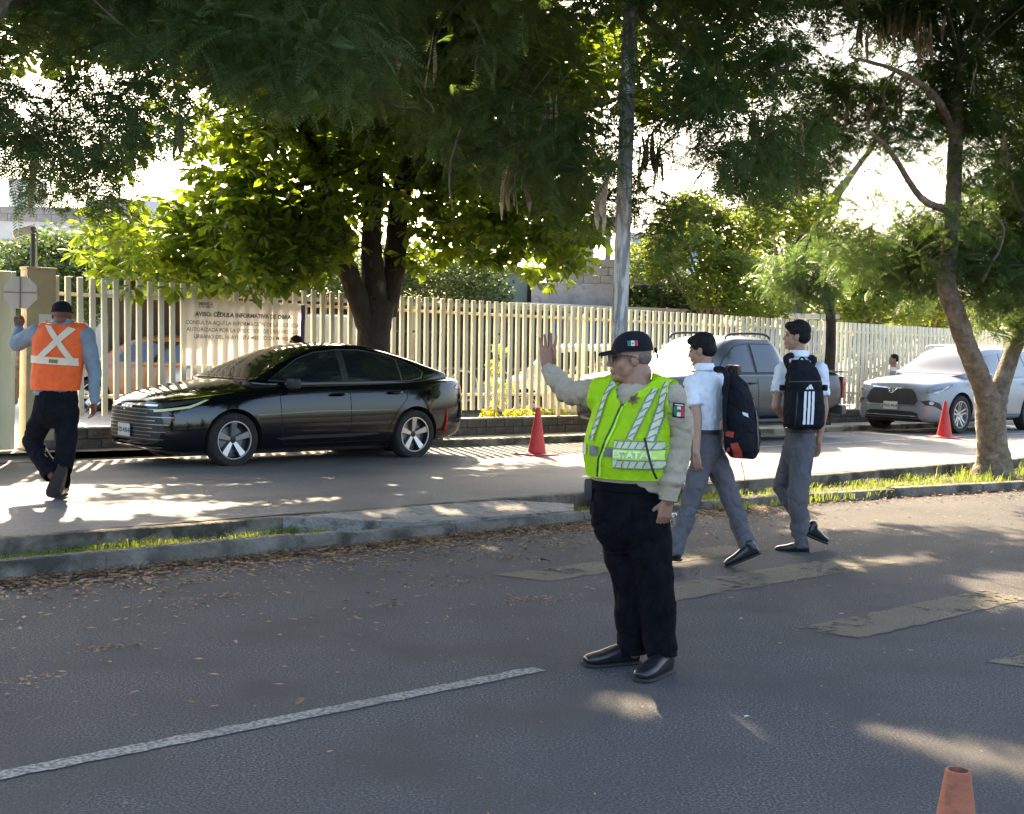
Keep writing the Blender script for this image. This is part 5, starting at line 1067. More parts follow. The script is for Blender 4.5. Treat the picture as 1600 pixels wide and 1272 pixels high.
def shoe(root, heel, d, s=1., up=(0, 0, 1), name='shoe', m=None):
    """heel: point on the ground under the heel; d: towards the toe"""
    d = Vector(d).normalized(); u = Vector(up); u = (u-d*u.dot(d)).normalized(); l = d.cross(u); h = Vector(heel); rs = []
    for x, w_, z1, zc in ((-.035, .024, .05, 0), (-.03, .034, .085, 0), (0, .039, .10, 0), (.05, .041, .10, 0), (.10, .045, .086, 0), (.155, .049, .068, 0), (.195, .048, .060, .001), (.225, .042, .052, .004), (.243, .030, .042, .010)):
        rs.append(lring(h+(d*x+u*((z1+.012+zc)/2))*s, l, u, w_*s, (z1-.006-zc)/2*s, 14, 2.6))
    bm = bmesh.new(); rings(bm, rs); cap_(bm, h+(d*.012+u*.075)*s, h+(d*.012+u*.10)*s, .042*s, .042*s, 12)
    me = remesh(bm, .007, 3); o = put(name, me, m or M_shoe, root)
    rs = [lring(h+(d*x+u*(.007+z))*s, l, u, w_*s, .009*s, 14, 3) for x, w_, z in ((-.04, .028, 0), (-.02, .040, 0), (.05, .045, 0), (.15, .052, 0), (.205, .050, .001), (.236, .040, .003), (.252, .025, .006))]
    bm = bmesh.new(); rings(bm, rs); obj('sole', bm, M_sole, o); return o
def trousers(root, waist, legs, B, m, wa=(.16, .125), hip=(.18, .15), drop=.16, fly=None, seed=1, amp=.010, name='trousers', vox=.011):
    """waist centre, legs = [(hip, knee, ankle, r_hip, r_knee, r_hem)]"""
    bm = bmesh.new(); l = B.col[0]; f = B.col[1]; w0 = Vector(waist)
    rings(bm, [lring(w0+Vector((0, 0, .0)), l, f, *wa), lring(w0+Vector((0, 0, -.07)), l, f, wa[0]*1.03, wa[1]*1.05), lring(w0+Vector((0, 0, -drop)), l, f, *hip), lring(w0+Vector((0, 0, -drop-.05)), l, f, hip[0]*.95, hip[1]*.92), lring(w0+Vector((0, 0, -drop-.11)), l, f, hip[0]*.8, hip[1]*.72), lring(w0+Vector((0, 0, -drop-.17)), l, f, hip[0]*.45, hip[1]*.5)])
    for h, k, a, rh, rk, ra in legs:
        h, k, a = Vector(h), Vector(k), Vector(a); chain(bm, [h, h*.5+k*.5, k, k*.5+a*.5, a], [rh, rh*.5+rk*.5+.004, rk, rk*.5+ra*.5, ra], 16)
        bmesh.ops.create_uvsphere(bm, u_segments=8, v_segments=6, radius=.001, matrix=Matrix.Translation(a))
    fn = wr(amp, 9, (1, 1, .9), seed); me = remesh(bm, vox, 5, .6, fn)
    b = bmesh.new(); b.from_mesh(me)          # cut the hems and the waist clean
    for h, k, a, *_ in legs:
        a = Vector(a); dr = (a-Vector(k)).normalized(); reg = [v for v in b.verts if (v.co-a).length < .2]; gs = set(reg); fs = [f_ for f_ in b.faces if all(v in gs for v in f_.verts)]; es = [e for e in b.edges if all(v in gs for v in e.verts)]
        bmesh.ops.bisect_plane(b, geom=reg+es+fs, plane_co=a+dr*.012, plane_no=dr, clear_outer=True)
    b.to_mesh(me); b.free(); o = put(name, me, m, root); return o, bvh_of(me)
def person(base, label, group=None): return empty('person', base, 0, label, 'person', group)
def flag(root, T, O, U, V, D, w_, h, off=.006, border=True, text=False):
    if border: decal('flag_patch', T, rect(-w_*.56, -h*.6, w_*.56, h*.6), O, U, V, D, M_capb, root, .02, off)
    y1 = h*.32 if text else h*.5
    for a, b, m in ((-.5, -.167, M_flagG), (-.167, .167, M_flagW), (.167, .5, M_flagR)): decal('flag_stripe', T, rect(a*w_, -h*.5, b*w_, y1), O, U, V, D, m, root, .02, off+.002)
    decal('flag_crest', T, circ(0, -.05*h, h*.16, 10), O, U, V, D, mat('crest_brown', (.10, .07, .04), .6), root, .02, off+.004)
    if text: decal('flag_text', T, rect(-w_*.4, h*.40, w_*.4, h*.48), O, U, V, D, M_flagW, root, .02, off+.002)
# ---- the officer
def officer():
    Y0 = 6.94; base = J(1005, 1044, Y0); base.z = 0; root = person(base, 'officer in lime vest and black cap raising his right hand in the road')
    Jp = lambda px, py, dy=0: J(px, py, Y0+dy)-base
    psi = R(33); f = Vector((-math.sin(psi), -math.cos(psi), 0)); l = Vector((math.cos(psi), -math.sin(psi), 0)); up = Vector((0, 0, 1)); B = Matrix((l, f, up)).transposed()
    tc = lambda px, py, dy=0: Jp(px, py, dy)
    T_rings = [(983, 765, .190, .160), (982, 738, .204, .178), (981, 712, .212, .188), (983, 688, .212, .185), (987, 660, .204, .165), (991, 635, .198, .148), (994, 615, .19, .135), (995, 607, .14, .105), (993, 598, .082, .076)]
    sR, sL = tc(940, 617, .10), tc(1046, 622, -.10); eR, wR = tc(886, 613, .26), tc(857, 577, .36); eL, wL = tc(1060, 700, -.08), tc(1044, 778, -.16)
    hc = tc(984, 560); face = Vector((-.93, -.12, -.06)); Bh = hb(face)
    # body: one continuous skin surface under the clothes
    bm = bmesh.new(); rings(bm, [lring(tc(x, y), l, f, a*.82, b*.82) for x, y, a, b in T_rings])
    head(bm, hc, Bh, 1.06, .004, tc(995, 606), .068)
    ell(bm, tc(1001, 584), (.058, .066, .066))
    chain(bm, [sR, eR, wR], [.055, .045, .031], 12); chain(bm, [sL, eL, wL+Vector((0, 0, -.01))], [.058, .048, .030], 12)
    hand(bm, wR, tc(856, 520, .36)-wR, (1, 0, 0), (-.35, -1, 0), 1.16, (.05, .04, .06, .02), .13, .65)
    hand(bm, wL+Vector((-.005, 0, -.01)), (-.12, 0, -1), (-.7, -.6, 0), (-.4, .9, .1), 1.0, (.45, .5, .55, .6), .02, .4)
    legs = [(tc(967, 805, .06), tc(986, 925, .05), tc(989, 1018, .07), .120, .094, .083), (tc(1010, 805, -.06), tc(1026, 925, -.06), tc(1034, 1022, -.09), .120, .098, .086)]
    for h, k, a, *_ in legs: chain(bm, [h, k, a], [.085, .055, .04], 10)
    me = remesh(bm, .0042, 4, .35); put('body', me, M_skinA, root)
    # shirt
    bm = bmesh.new(); rings(bm, [lring(tc(x, y), l, f, a, b) for x, y, a, b in T_rings])
    chain(bm, [sR-l*.02, sR, eR, eR*.35+wR*.65, wR+(eR-wR).normalized()*.012], [.084, .078, .066, .056, .046], 16)
    chain(bm, [sL, eL+Vector((.01, 0, .1)), eL, eL*.3+wL*.7, wL+Vector((0, 0, .03))], [.084, .073, .068, .064, .046], 16)
    def fold(co, no):
        d = wr(.009, 9, (1, 1, 1.5), 3)(co, no)
        for q, ax in ((eR, (wR-sR).normalized()), (wL+Vector((0, 0, .07)), Vector((0, 0, 1)))):
            r = (co-q).length; d += .009*math.sin((co-q).dot(ax)*95+noise.noise(co*12)*2)*math.exp(-(r/.11)**2)
        return d
    def trim(b):
        bmesh.ops.bisect_plane(b, geom=b.verts[:]+b.edges[:]+b.faces[:], plane_co=tc(980, 772), plane_no=(0, 0, -1), clear_outer=True)
    me = remesh(bm, .010, 3, .7, fold, trim); put('shirt', me, M_khaki, root); TS = bvh_of(me)
    for w0, d0, r_ in ((wR, eR-wR, .041), (wL, Vector((.12, .05, 1)), .046)):
        d0 = d0.normalized(); bm = bmesh.new(); add_tube(bm, [w0+d0*-.012, w0+d0*.045], [r_, r_*1.15], 18); bmesh.ops.bevel(bm, geom=[e for e in bm.edges if len(e.link_faces) == 2 and e.calc_face_angle(0) > 1], offset=.006, segments=2, affect='EDGES'); obj('cuff', bm, M_khaki, root)
    # collar: two wings
    for q in (-1, 1):
        cc = tc(994, 603); bm = bmesh.new(); rs = []
        for k in range(9):
            a = math.pi*(k/8)*.98; r_ = .088; p = cc+l*q*math.sin(a)*r_*.95+f*(-math.cos(a))*r_*-1*-1; p = cc+l*(q*math.sin(a)*r_)+f*(-math.cos(a)*r_); o_ = (p-cc).normalized(); hgt = .05 if k > 1 else .045
            zb = .038-.05*(k/8)**1.5
            rs.append([p+up*zb, p+o_*.028+up*(zb-hgt), p+o_*.022+up*(zb-hgt-.003), p-o_*.005+up*(zb-.004)])
        rings(bm, rs); bmesh.ops.recalc_face_normals(bm, faces=bm.faces[:]); obj('collar', bm, M_khaki, root)
    # vest
    bm = bmesh.new(); rings(bm, [lring(tc(x, y), l, f, a+.020, b+.020) for x, y, a, b in T_rings[:-1]])
    chain(bm, [sR, sR+l*.10+up*.04], [.10, .085]); chain(bm, [sL, sL-l*.10+up*.04], [.102, .085])
    c0 = tc(990, 640)
    def vtrim(b):
        loc = lambda v: ((v.co-c0).dot(l), (v.co-c0).dot(f), v.co.z)
        zh = tc(980, 741).z
        bmesh.ops.bisect_plane(b, geom=b.verts[:]+b.edges[:]+b.faces[:], plane_co=tc(980, 745), plane_no=(.0, 0, -1), clear_outer=True)
        for q, sh in ((1, sL), (-1, sR)):
            bmesh.ops.bisect_plane(b, geom=b.verts[:]+b.edges[:]+b.faces[:], plane_co=sh+l*q*.035, plane_no=(l*q+up*.12).normalized(), clear_outer=True)
        kill = [v for v in b.verts if (lambda a, c, z: (abs(a-.02) < (z-tc(990, 630).z)*.85 and c > 0) or (Vector((a, c*.9)).length < .085 and z > tc(990, 608).z))(*loc(v))]
        bmesh.ops.delete(b, geom=kill, context='VERTS')
        r = bmesh.ops.extrude_face_region(b, geom=b.faces[:]); b.normal_update()
    me = remesh(bm, .009, 5, 1., wr(.0065, 8, (1, 1, .7), 9), vtrim); ov = put('vest', me, M_lime, root); TV = bvh_of(me)
    # tapes, lettering, badge: flat pieces sewn on, projected on the cloth from the front of the chest
    O = tc(990, 640)+f*1.5; z0 = O.z
    def vd(name, poly, m, off=.004, h=.015, D=None, U=l): return decal(name, TV, poly, O, U, up, -f if D is None else D, m, ov, h, off)
    def tape(a, b, w_, n, m=M_refl):
        vd('reflective_tape', strip(a, b, w_), m, .005); a_, b_ = Vector(a), Vector(b)
        vd('tape_edge', strip((a[0]-w_*.55, a[1]), (b[0]-w_*.55, b[1]), .006), M_hatch, .007); vd('tape_edge', strip((a[0]+w_*.55, a[1]), (b[0]+w_*.55, b[1]), .006), M_hatch, .007)
        for i in range(n):
            p = a_.lerp(b_, (i+.5)/n); vd('tape_hatch', strip((p.x-w_*.48, p.y-.012), (p.x+w_*.48, p.y+.012), .005), M_hatch, .0075)
    tape((.222, .15), (.168, -.145), .030, 7); tape((.165, .115), (.085, -.14), .029, 6)
    tape((-.075, .15), (-.135, -.16), .030, 7)
    for k in (-1, 1):   # two silver bands and a lime lettering band on his left half
        pass
    vd('panel_backing', rect(.008, -.285, .225, -.150), mat('lime_pale', (.55, .80, .16), .6), .008)
    for y in (-.170, -.265):
        vd('reflective_tape', strip((.008, y), (.225, y), .034), M_refl, .009)
        for e in (-.02, .02): vd('tape_edge', strip((.006, y+e), (.225, y+e), .005), M_hatch, .011)
        for i in range(7): vd('tape_hatch', strip((.02+i*.031, y-.016), (.034+i*.031, y+.016), .0045), M_hatch, .0115)
    FLAT[0] = True
    text_decal('lettering', TV, 'ESTATAL', .046, O+l*.108+up*-.2175, l, up, -f, mat('tape_letter', (.80, .88, .50), .5), ov, off=.024, bold=.0015); FLAT[0] = False
    vd('tape_grey', rect(-.05, -.235, .008, -.185), M_reflg, .006); vd('tape_grey', rect(-.14, -.235, -.085, -.185), M_reflg, .006); vd('tape_grey', rect(-.215, -.235, -.165, -.18), M_refl, .006)
    # zip and hem binding
    zp = [(.018, .03), (-.008, -.06), (-.045, -.16), (-.078, -.25), (-.088, -.34)]
    for a, b in zip(zp, zp[1:]): vd('zip', strip(a, b, .010), mat('zip_dark', (.03, .05, .02), .6), .006)
    for a, b in zip(zp, zp[1:]): vd('zip_binding', strip((a[0]+.012, a[1]), (b[0]+.012, b[1]), .008), mat('lime_bright', (.5, .9, .05), .6), .007)
    st = []
    for k in range(14): r_ = .034 if k % 2 == 0 else .016; st.append((.078+r_*math.cos(math.pi*k/7+.2), .06+r_*math.sin(math.pi*k/7+.2)))
    vd('star_badge', st, mat('badge_bronze', (.16, .09, .02), .5), .009); vd('badge_centre', circ(.078, .06, .012), mat('badge_dark', (.05, .025, .02), .5), .011)
    vd('shoulder_patch', [(.10, .17), (.17, .15), (.175, .17), (.12, .195)], mat('dark_green', (.02, .08, .03), .6), .006, D=(-f-up*.9))
    # flag patch on the left sleeve
    pc = tc(1058, 640, -.1); FLAT[0] = True; flag(root, TS, pc+Vector((0, -1, 0)), Vector((1, 0, -.08)), up, (0, 1, 0), .055, .062, .005, True, True)
    FLAT[0] = False
    # radio cord
    bm = bmesh.new(); pts = [tc(1007, 684, -.26), tc(1012, 705, -.255), tc(1019, 732, -.25), tc(1026, 748, -.22)]; add_tube(bm, *smoothpath(pts, [.006]*4, 4), n=8); obj('radio_cord', bm, M_black, root)
    # trousers, belt, shoes
    trousers(root, tc(979, 752), legs, B, M_blackcloth, (.178, .160), (.186, .165), .20, amp=.012)
    bm = bmesh.new(); rs = [lring(tc(979, 757)+up*z, l, f, .192, .172) for z in (-.022, .022)]; rings(bm, rs); obj('belt', bm, M_blackcloth, root)
    shoe(root, Vector((legs[0][2].x-.005, legs[0][2].y+.02, 0)), (-.93, -.38, 0), 1.12); shoe(root, Vector((legs[1][2].x+.02, legs[1][2].y+.0, 0)), (-.62, -.9, 0), 1.12)
    # cap
    cb = Matrix((Bh.col[0], Bh.col[1], Bh.col[2])).transposed(); hcs = hc+Bh @ Vector((0, -.012, .045)); bm = bmesh.new()
    rs = []
    for k in range(10):
        a = k/9*math.pi/2*.98; r_ = math.cos(a); z = math.sin(a); rs.append(lring(hcs+Bh.col[2]*(z*.104-.008)-Bh.col[1]*(.012*z), Bh.col[0], Bh.col[1], .086*r_**.8+.002, .108*r_**.8+.002, 24, 2.1))
    rings(bm, rs); ell(bm, hcs+Bh.col[2]*.09-Bh.col[1]*.012, (.01, .01, .006))
    brim = []
    for k in range(7):
        t = k/6; brim.append([hcs+Bh.col[1]*(.085+.085*t)+Bh.col[0]*(u*(.078*(1-.55*t**2.5)))+Bh.col[2]*(.006-.016*t-.014*abs(u)**2) for u in (-1, -.6, -.2, .2, .6, 1)])
    vs = [[bm.verts.new(p) for p in r] for r in brim]; vb = [[bm.verts.new(p-Bh.col[2]*.006) for p in r] for r in brim]
    for i in range(6):
        for j in range(5): bm.faces.new((vs[i][j], vs[i][j+1], vs[i+1][j+1], vs[i+1][j])); bm.faces.new((vb[i][j], vb[i+1][j], vb[i+1][j+1], vb[i][j+1]))
    for r_, s_ in ((0, 1), (6, -1)):
        for j in range(5): bm.faces.new((vs[r_][j], vb[r_][j], vb[r_][j+1], vs[r_][j+1]) if s_ > 0 else (vs[r_][j], vs[r_][j+1], vb[r_][j+1], vb[r_][j]))
    for i in range(6): bm.faces.new((vs[i][0], vs[i+1][0], vb[i+1][0], vb[i][0])); bm.faces.new((vs[i][5], vb[i][5], vb[i+1][5], vs[i+1][5]))
    bmesh.ops.recalc_face_normals(bm, faces=bm.faces[:]); me = mesh_of(bm, 'cap', ang=50); oc = put('cap', me, M_capb, root); TCp = bvh_of(me)
    for a, b in (((0, -1), (.03, .5)),): pass
    side = Bh.col[0]; s_ = 1 if side.y < 0 else -1
    flag(oc, TCp, hcs+side*s_*1.0+Bh.col[2]*.032-Bh.col[1]*-.012, -Bh.col[1], Bh.col[2], -side*s_, .052, .026, .003, False)
    bm = bmesh.new(); add_tube(bm, *smoothpath([hcs-Bh.col[1]*.118+side*s_*.02-Bh.col[2]*.0, hcs-Bh.col[1]*.13-Bh.col[2]*.02, hcs-Bh.col[1]*.135-Bh.col[2]*.05], [.008, .007, .004], 3), n=6); obj('cap_strap', bm, M_capb, oc)
    # short grey hair under the cap, glasses, eyes
    bm = bmesh.new(); ell(bm, hc+Bh @ Vector((0, -.042, .006)), (.081, .076, .058), Bh); me = remesh(bm, .008, 2, 1, wr(.002, 60)); put('hair', me, mat('grey_hair', (.20, .13, .10), .7, c2=(.10, .07, .06), scale=70), root)
    eyes(root, hc, Bh, 1.06)
    g = bmesh.new(); Q = lambda x, y, z: hc+Bh @ (Vector((x, y, z))*1.06)
    for q in (-1, 1):
        add_tube(g, [Q(q*.034+.024*math.cos(a), .099-.012*abs(math.cos(a))*(1 if q*math.cos(a) > 0 else 0), .008+.017*math.sin(a)) for a in [2*math.pi*k/16 for k in range(17)]], .0017, 5, cap=False)
        add_tube(g, *smoothpath([Q(q*.060, .092, .014), Q(q*.080, .05, .016), Q(q*.085, 0, .010), Q(q*.083, -.03, -.008)], [.003, .0028, .0026, .0024], 3), n=6)
    add_tube(g, [Q(-.011, .102, .012), Q(.011, .102, .012)], .002, 5); og = obj('glasses', g, M_black, root)
    for q in (-1, 1):
        lb = bmesh.new(); add_lathe(lb, [(.001, 0), (.023, 0)], Matrix.Translation(Q(q*.034, .099, .008)) @ hb(face).to_4x4() @ Matrix.Rotation(R(90), 4, 'X'), 16, cap=False); obj('lens', lb, mat('lens', (.4, .42, .42), .03, spec=1.), og)
    # keys in the left hand, badge on the waist, wrist band
    bm = bmesh.new(); k0 = wL+Vector((.03, -.03, -.115)); add_box(bm, k0, (.012, .006, .04), .4); add_tube(bm, [k0+Vector((.012*math.cos(a), 0, .03+.012*math.sin(a))) for a in [2*math.pi*k/12 for k in range(13)]], .0022, 5, cap=False); ok_ = obj('keys', bm, M_chrome, None); ok_.location = root.location; tag(ok_, 'small metal keys held in the officer left hand', 'keys')
    bm = bmesh.new(); dd = (wR-eR).normalized(); add_tube(bm, [wR+dd*.0, wR+dd*.012], .036, 16); obj('wrist_band', bm, M_black, root)
    bm = bmesh.new(); add_box(bm, tc(1040, 775, .05), (.06, .10, .12), psi*-1, .015); obj('holster', bm, M_black, root)
    bm = bmesh.new(); add_box(bm, tc(922, 765, .0), (.05, .05, .11), psi*-1, .012); obj('belt_pouch', bm, M_black, root)
    return root
officer()
# ---- the two schoolboys
def boy(Y0, ref, label, hc, face, trs, arms, waist, legs, fdir, shoes, hand_spec, hair_s=1., trs_s=1., seed=1, tw=((.135, .10), (.15, .125)), neckp=None, sleeve_len=.55):
    base = J(*ref, Y0); base.z = 0; root = person(base, label, 'schoolboys crossing the road'); Jp = lambda px, py, dy=0: J(px, py, Y0+dy)-base
    f = Vector(fdir).normalized(); up = Vector((0, 0, 1)); l = up.cross(f); B = Matrix((l, f, up)).transposed(); Bh = hb(face); c = Jp(*hc)
    sc = .98
    bm = bmesh.new(); rings(bm, [lring(Jp(x, y), l, f, a*.80, b*.80) for x, y, a, b in trs]); head(bm, c, Bh, sc, 0, Jp(*neckp), .050, .8)
    A_ = [[Jp(*p) for p in a] for a in arms]
    for a in A_: chain(bm, a, [.040, .036, .027][:len(a)], 12)
    for a, (d, th, pn, cu) in zip(A_, hand_spec): hand(bm, a[-1], d, th, pn, .92, cu, .03, .3)
    L_ = [(Jp(*h), Jp(*k), Jp(*a), rh, rk, ra) for h, k, a, rh, rk, ra in legs]
    for h, k, a, *_ in L_: chain(bm, [h, k, a], [.065, .045, .034], 10)
    put('body', remesh(bm, .006, 2, .5), M_skinB, root)
    bm = bmesh.new(); rings(bm, [lring(Jp(x, y), l, f, a, b) for x, y, a, b in trs])
    for a in A_: m_ = a[0].lerp(a[1], sleeve_len+.1); cap_(bm, a[0], a[0].lerp(a[1], .15), .070, .066); add_tube(bm, [a[0], a[0].lerp(a[1], .3), m_], [.070, .066, .062], 16)
    def trim(b):
        bmesh.ops.bisect_plane(b, geom=b.verts[:]+b.edges[:]+b.faces[:], plane_co=Jp(*waist)-up*.01, plane_no=(0, 0, -1), clear_outer=True)
    me = remesh(bm, .010, 4, .7, wr(.010, 10, (1, 1, 1.2), seed), trim); put('polo_shirt', me, M_white, root)
    bm = bmesh.new(); cn = Jp(*neckp); rs = [lring(cn+up*z-f*.004, l, f, r_, r_*1.05) for z, r_ in ((.005, .062), (.05, .057), (.052, .064), (.02, .078), (.0, .082))]; rings(bm, rs, cap=False); obj('collar', bm, M_white, root)
    trousers(root, Jp(*waist), L_, B, M_greyt, *tw, .15, seed=seed, amp=.014)
    bm = bmesh.new(); rings(bm, [lring(Jp(*waist)+up*z, l, f, tw[0][0]+.008, tw[0][1]+.008) for z in (-.018, .016)]); obj('belt', bm, M_black, root)
    for (hx, d, u_) in shoes: shoe(root, Jp(*hx), d, 1.02, u_)
    bm = bmesh.new(); Q = lambda x, y, z: c+Bh @ (Vector((x, y, z))*sc*hair_s)
    ell(bm, Q(0, -.022, .055), Vector((.088, .100, .090)), Bh); ell(bm, Q(0, -.052, .004), Vector((.078, .070, .066)), Bh); ell(bm, Q(0, .046, .088), Vector((.070, .055, .038)), Bh)
    for k in range(60):
        a = random.random()*6.28; e = random.uniform(-.2, 1.4); p = Vector((math.cos(a)*math.cos(e)*.083, math.sin(a)*math.cos(e)*.092-.022, math.sin(e)*.085+.05))
        if p.y > .055 and p.z < .08: continue
        cap_(bm, Q(*p), Q(p.x*1.05, p.y*1.05, p.z+.006)+Vector((random.uniform(-.01, .01), random.uniform(-.01, .01), random.uniform(-.008, .008))), .009, .004, 6)
    for q in (-1, 1): cap_(bm, Q(q*.073, .005, .03), Q(q*.074, .004, -.005), .008, .004, 6)
    put('hair', remesh(bm, .0055, 1, .8, wr(.003, 70)), M_hair, root); eyes(root, c, Bh, sc)
    return root, Jp, B, f, l
rtB1, J1, B1, f1, l1 = boy(10.25, (1120, 888), 'schoolboy in white polo with a black and red backpack walking beside the officer', (1096, 548), (-.86, .38, -.18),
    [(1103, 678, .118, .095), (1104, 655, .128, .10), (1106, 630, .145, .108), (1107, 608, .155, .108), (1105, 592, .14, .095), (1101, 580, .085, .07), (1099, 574, .055, .055)],
    [((1082, 598, -.06), (1090, 655, -.16), (1088, 708, -.24)), ((1124, 596, .12), (1135, 655, .16), (1120, 700, .06))], (1104, 674),
    [((1118, 715, .04), (1145, 790, .05), (1172, 858, .02), .092, .074, .072), ((1098, 715, -.05), (1078, 790, -.10), (1052, 862, -.16), .092, .074, .070)], (-.72, .69, 0),
    [((1181, 868, -.02), (-.78, .05, -.36), (-.42, 0, .9)), ((1056, 876, -.05), (-.8, .55, 0), (0, 0, 1))],
    [((.12, 0, -1), (-.7, .4, 0), (.6, .6, 0), (.3, .35, .4, .4)), ((-.5, .3, -.6), (-.5, .5, 0), (.5, .5, 0), (.5, .5, .5, .5))], neckp=(1100, 578), seed=4)
rtB2, J2, B2, f2, l2 = boy(11.15, (1250, 864), 'taller schoolboy carrying a black three striped backpack, seen from behind at the right', (1244, 526), (-.93, .22, .02),
    [(1250, 672, .125, .10), (1251, 645, .135, .105), (1252, 615, .155, .112), (1253, 590, .168, .112), (1252, 572, .15, .098), (1250, 560, .09, .075), (1248, 553, .056, .056)],
    [((1222, 578, .02), (1212, 635, -.08), (1226, 655, .04)), ((1282, 578, -.02), (1288, 640, .0), (1279, 690, .02))], (1250, 672),
    [((1254, 705, -.05), (1246, 780, -.10), (1252, 850, -.02), .098, .082, .078), ((1240, 705, .06), (1222, 760, .22), (1258, 828, .10), .092, .074, .066)], (-.62, .78, 0),
    [((1258, 866, -.02), (-.95, .25, 0), (0, 0, 1)), ((1262, 838, .08), (.55, .45, -.25), (.2, 0, .9))],
    [((.5, .2, .35), (0, -.4, .8), (-.4, .9, 0), (.9, .9, .9, .9)), ((-.1, .1, -1), (-.6, .5, 0), (-.6, -.6, 0), (.35, .4, .4, .4))], neckp=(1248, 557), seed=8)
# ---- backpacks (things of their own)
def backpack1():
    o = J(1158, 655, 10.12); o.z = 0; b = empty('backpack', o, 0, 'sagging black backpack with red straps hanging behind the first boy', 'backpack', 'school backpacks'); P = lambda px, py, dy=0: J(px, py, 10.12+dy)-o
    u = Vector((.78, -.6, 0)); v = Vector((.6, .78, 0)); bm = bmesh.new()
    rings(bm, [lring(P(x, y), u, v, a, c, 20, 2.8) for x, y, a, c in ((1143, 586, .045, .06), (1147, 597, .08, .10), (1152, 622, .105, .125), (1157, 655, .12, .14), (1160, 683, .128, .14), (1161, 704, .12, .13), (1162, 716, .085, .10))])
    me = remesh(bm, .011, 3, 1., wr(.012, 8, (1, 1, 1), 12)); put('main_body', me, M_bag, b); T = bvh_of(me); Mr = mat('strap_red', (.40, .045, .03), .6)
    D = (0, 1, 0); O = P(1158, 655)-Vector((0, 1.2, 0)); X = (1, 0, 0); Z = (0, 0, 1); k = 1/206.
    def q(name, px, m, off=.006): return decal(name, T, [((x-1158)*k, (655-y)*k) for x, y in px], O, X, Z, D, m, b, .02, off)
    q('front_pocket_seam', [(1166, 590), (1182, 640), (1185, 700), (1182, 700), (1178, 642), (1163, 592)], M_black)
    q('logo_patch', [(1154, 642), (1163, 645), (1164, 651), (1155, 647)], mat('patch_white', (.6, .6, .6), .6)); q('red_panel', [(1134, 672), (1145, 674), (1144, 683), (1134, 681)], Mr); q('red_panel', [(1140, 692), (1150, 690), (1158, 705), (1160, 724), (1155, 726), (1147, 712)], Mr, .007); q('red_trim', [(1136, 700), (1140, 698), (1139, 704), (1136, 705)], Mr)
    bm = bmesh.new(); add_tube(bm, *smoothpath([P(1118, 577, .02), P(1130, 578, -.06), P(1136, 595, -.10), P(1132, 640, -.10), P(1133, 675, -.10)], [.022, .022, .02, .018, .014], 4), n=10); obj('shoulder_strap', bm, M_bag, b)
    bm = bmesh.new(); add_tube(bm, *smoothpath([P(1158, 722, -.05), P(1162, 738, -.06), P(1164, 755, -.05)], [.004, .003, .003], 4), n=6); obj('loose_cord', bm, Mr, b)
    bm = bmesh.new(); add_tube(bm, *smoothpath([P(1138, 582, 0), P(1142, 572, 0), P(1148, 582, 0)], [.007, .007, .007], 4), n=6); obj('grab_handle', bm, M_bag, b)
backpack1()
def backpack2():
    o = J(1256, 615, 10.92); o.z = 0; b = empty('backpack', o, 0, 'black backpack with three white stripes worn by the taller boy', 'backpack', 'school backpacks'); P = lambda px, py, dy=0: J(px, py, 10.92+dy)-o
    v = Vector((-.62, .78, 0)).lerp(Vector((-.2, 1, 0)), .5).normalized(); u = Vector((v.y, -v.x, 0)); bm = bmesh.new()
    rings(bm, [lring(P(x, y), u, v, a, c, 22, 3.) for x, y, a, c in ((1250, 562, .07, .05), (1253, 572, .115, .08), (1255, 590, .145, .10), (1256, 620, .165, .115), (1256, 650, .172, .12), (1256, 664, .165, .115), (1256, 671, .13, .09))])
    me = remesh(bm, .010, 3, 1., wr(.007, 8, (1, 1, 1), 22)); put('main_body', me, M_bag, b); T = bvh_of(me); Mw = mat('print_white', (.72, .73, .75), .5)
    O = P(1256, 620)-Vector((0, 1.2, 0)); k = 1/189.
    def q(name, px, m, off=.005): return decal(name, T, [((x-1256)*k, (620-y)*k) for x, y in px], O, (1, 0, 0), (0, 0, 1), (0, 1, 0), m, b, .02, off)
    for x in (1252, 1258.5, 1265): q('white_stripe', [(x-1, 611), (x+3, 611), (x+2.2, 661), (x-2, 661)], Mw)
    q('logo_mark', [(1253, 608), (1256, 604), (1259, 607.5)], Mw); q('logo_mark', [(1257, 604), (1259.5, 600.5), (1263, 607.5), (1259.8, 607.5)], Mw); q('logo_mark', [(1260, 601), (1261.5, 600), (1266, 607.5), (1263.6, 607.5)], Mw)
    q('pocket_seam', [(1226, 596), (1285, 594), (1285, 596), (1226, 598)], M_black); q('pocket_seam', [(1240, 612), (1242, 612), (1240, 664), (1238, 664)], M_black)
    for a in ([(1232, 574, .02), (1228, 560, .12), (1238, 556, .2), (1232, 575, .32), (1226, 600, .36)], [(1268, 574, .02), (1272, 562, .12), (1266, 560, .22), (1272, 580, .34), (1276, 605, .36)]):
        bm = bmesh.new(); add_tube(bm, *smoothpath([P(*p) for p in a], [.022, .025, .025, .022, .018], 4), n=10); obj('shoulder_strap', bm, M_bag, b)
    for px in (1222, 1289): bm = bmesh.new(); add_box(bm, P(px, 606, 0), (.03, .05, .05), .3, .01); obj('strap_buckle', bm, M_bag, b)
    bm = bmesh.new(); add_tube(bm, *smoothpath([P(1246, 566, -.03), P(1253, 558, -.04), P(1260, 566, -.03)], [.008]*3, 4), n=6); obj('grab_handle', bm, M_bag, b)
backpack2()
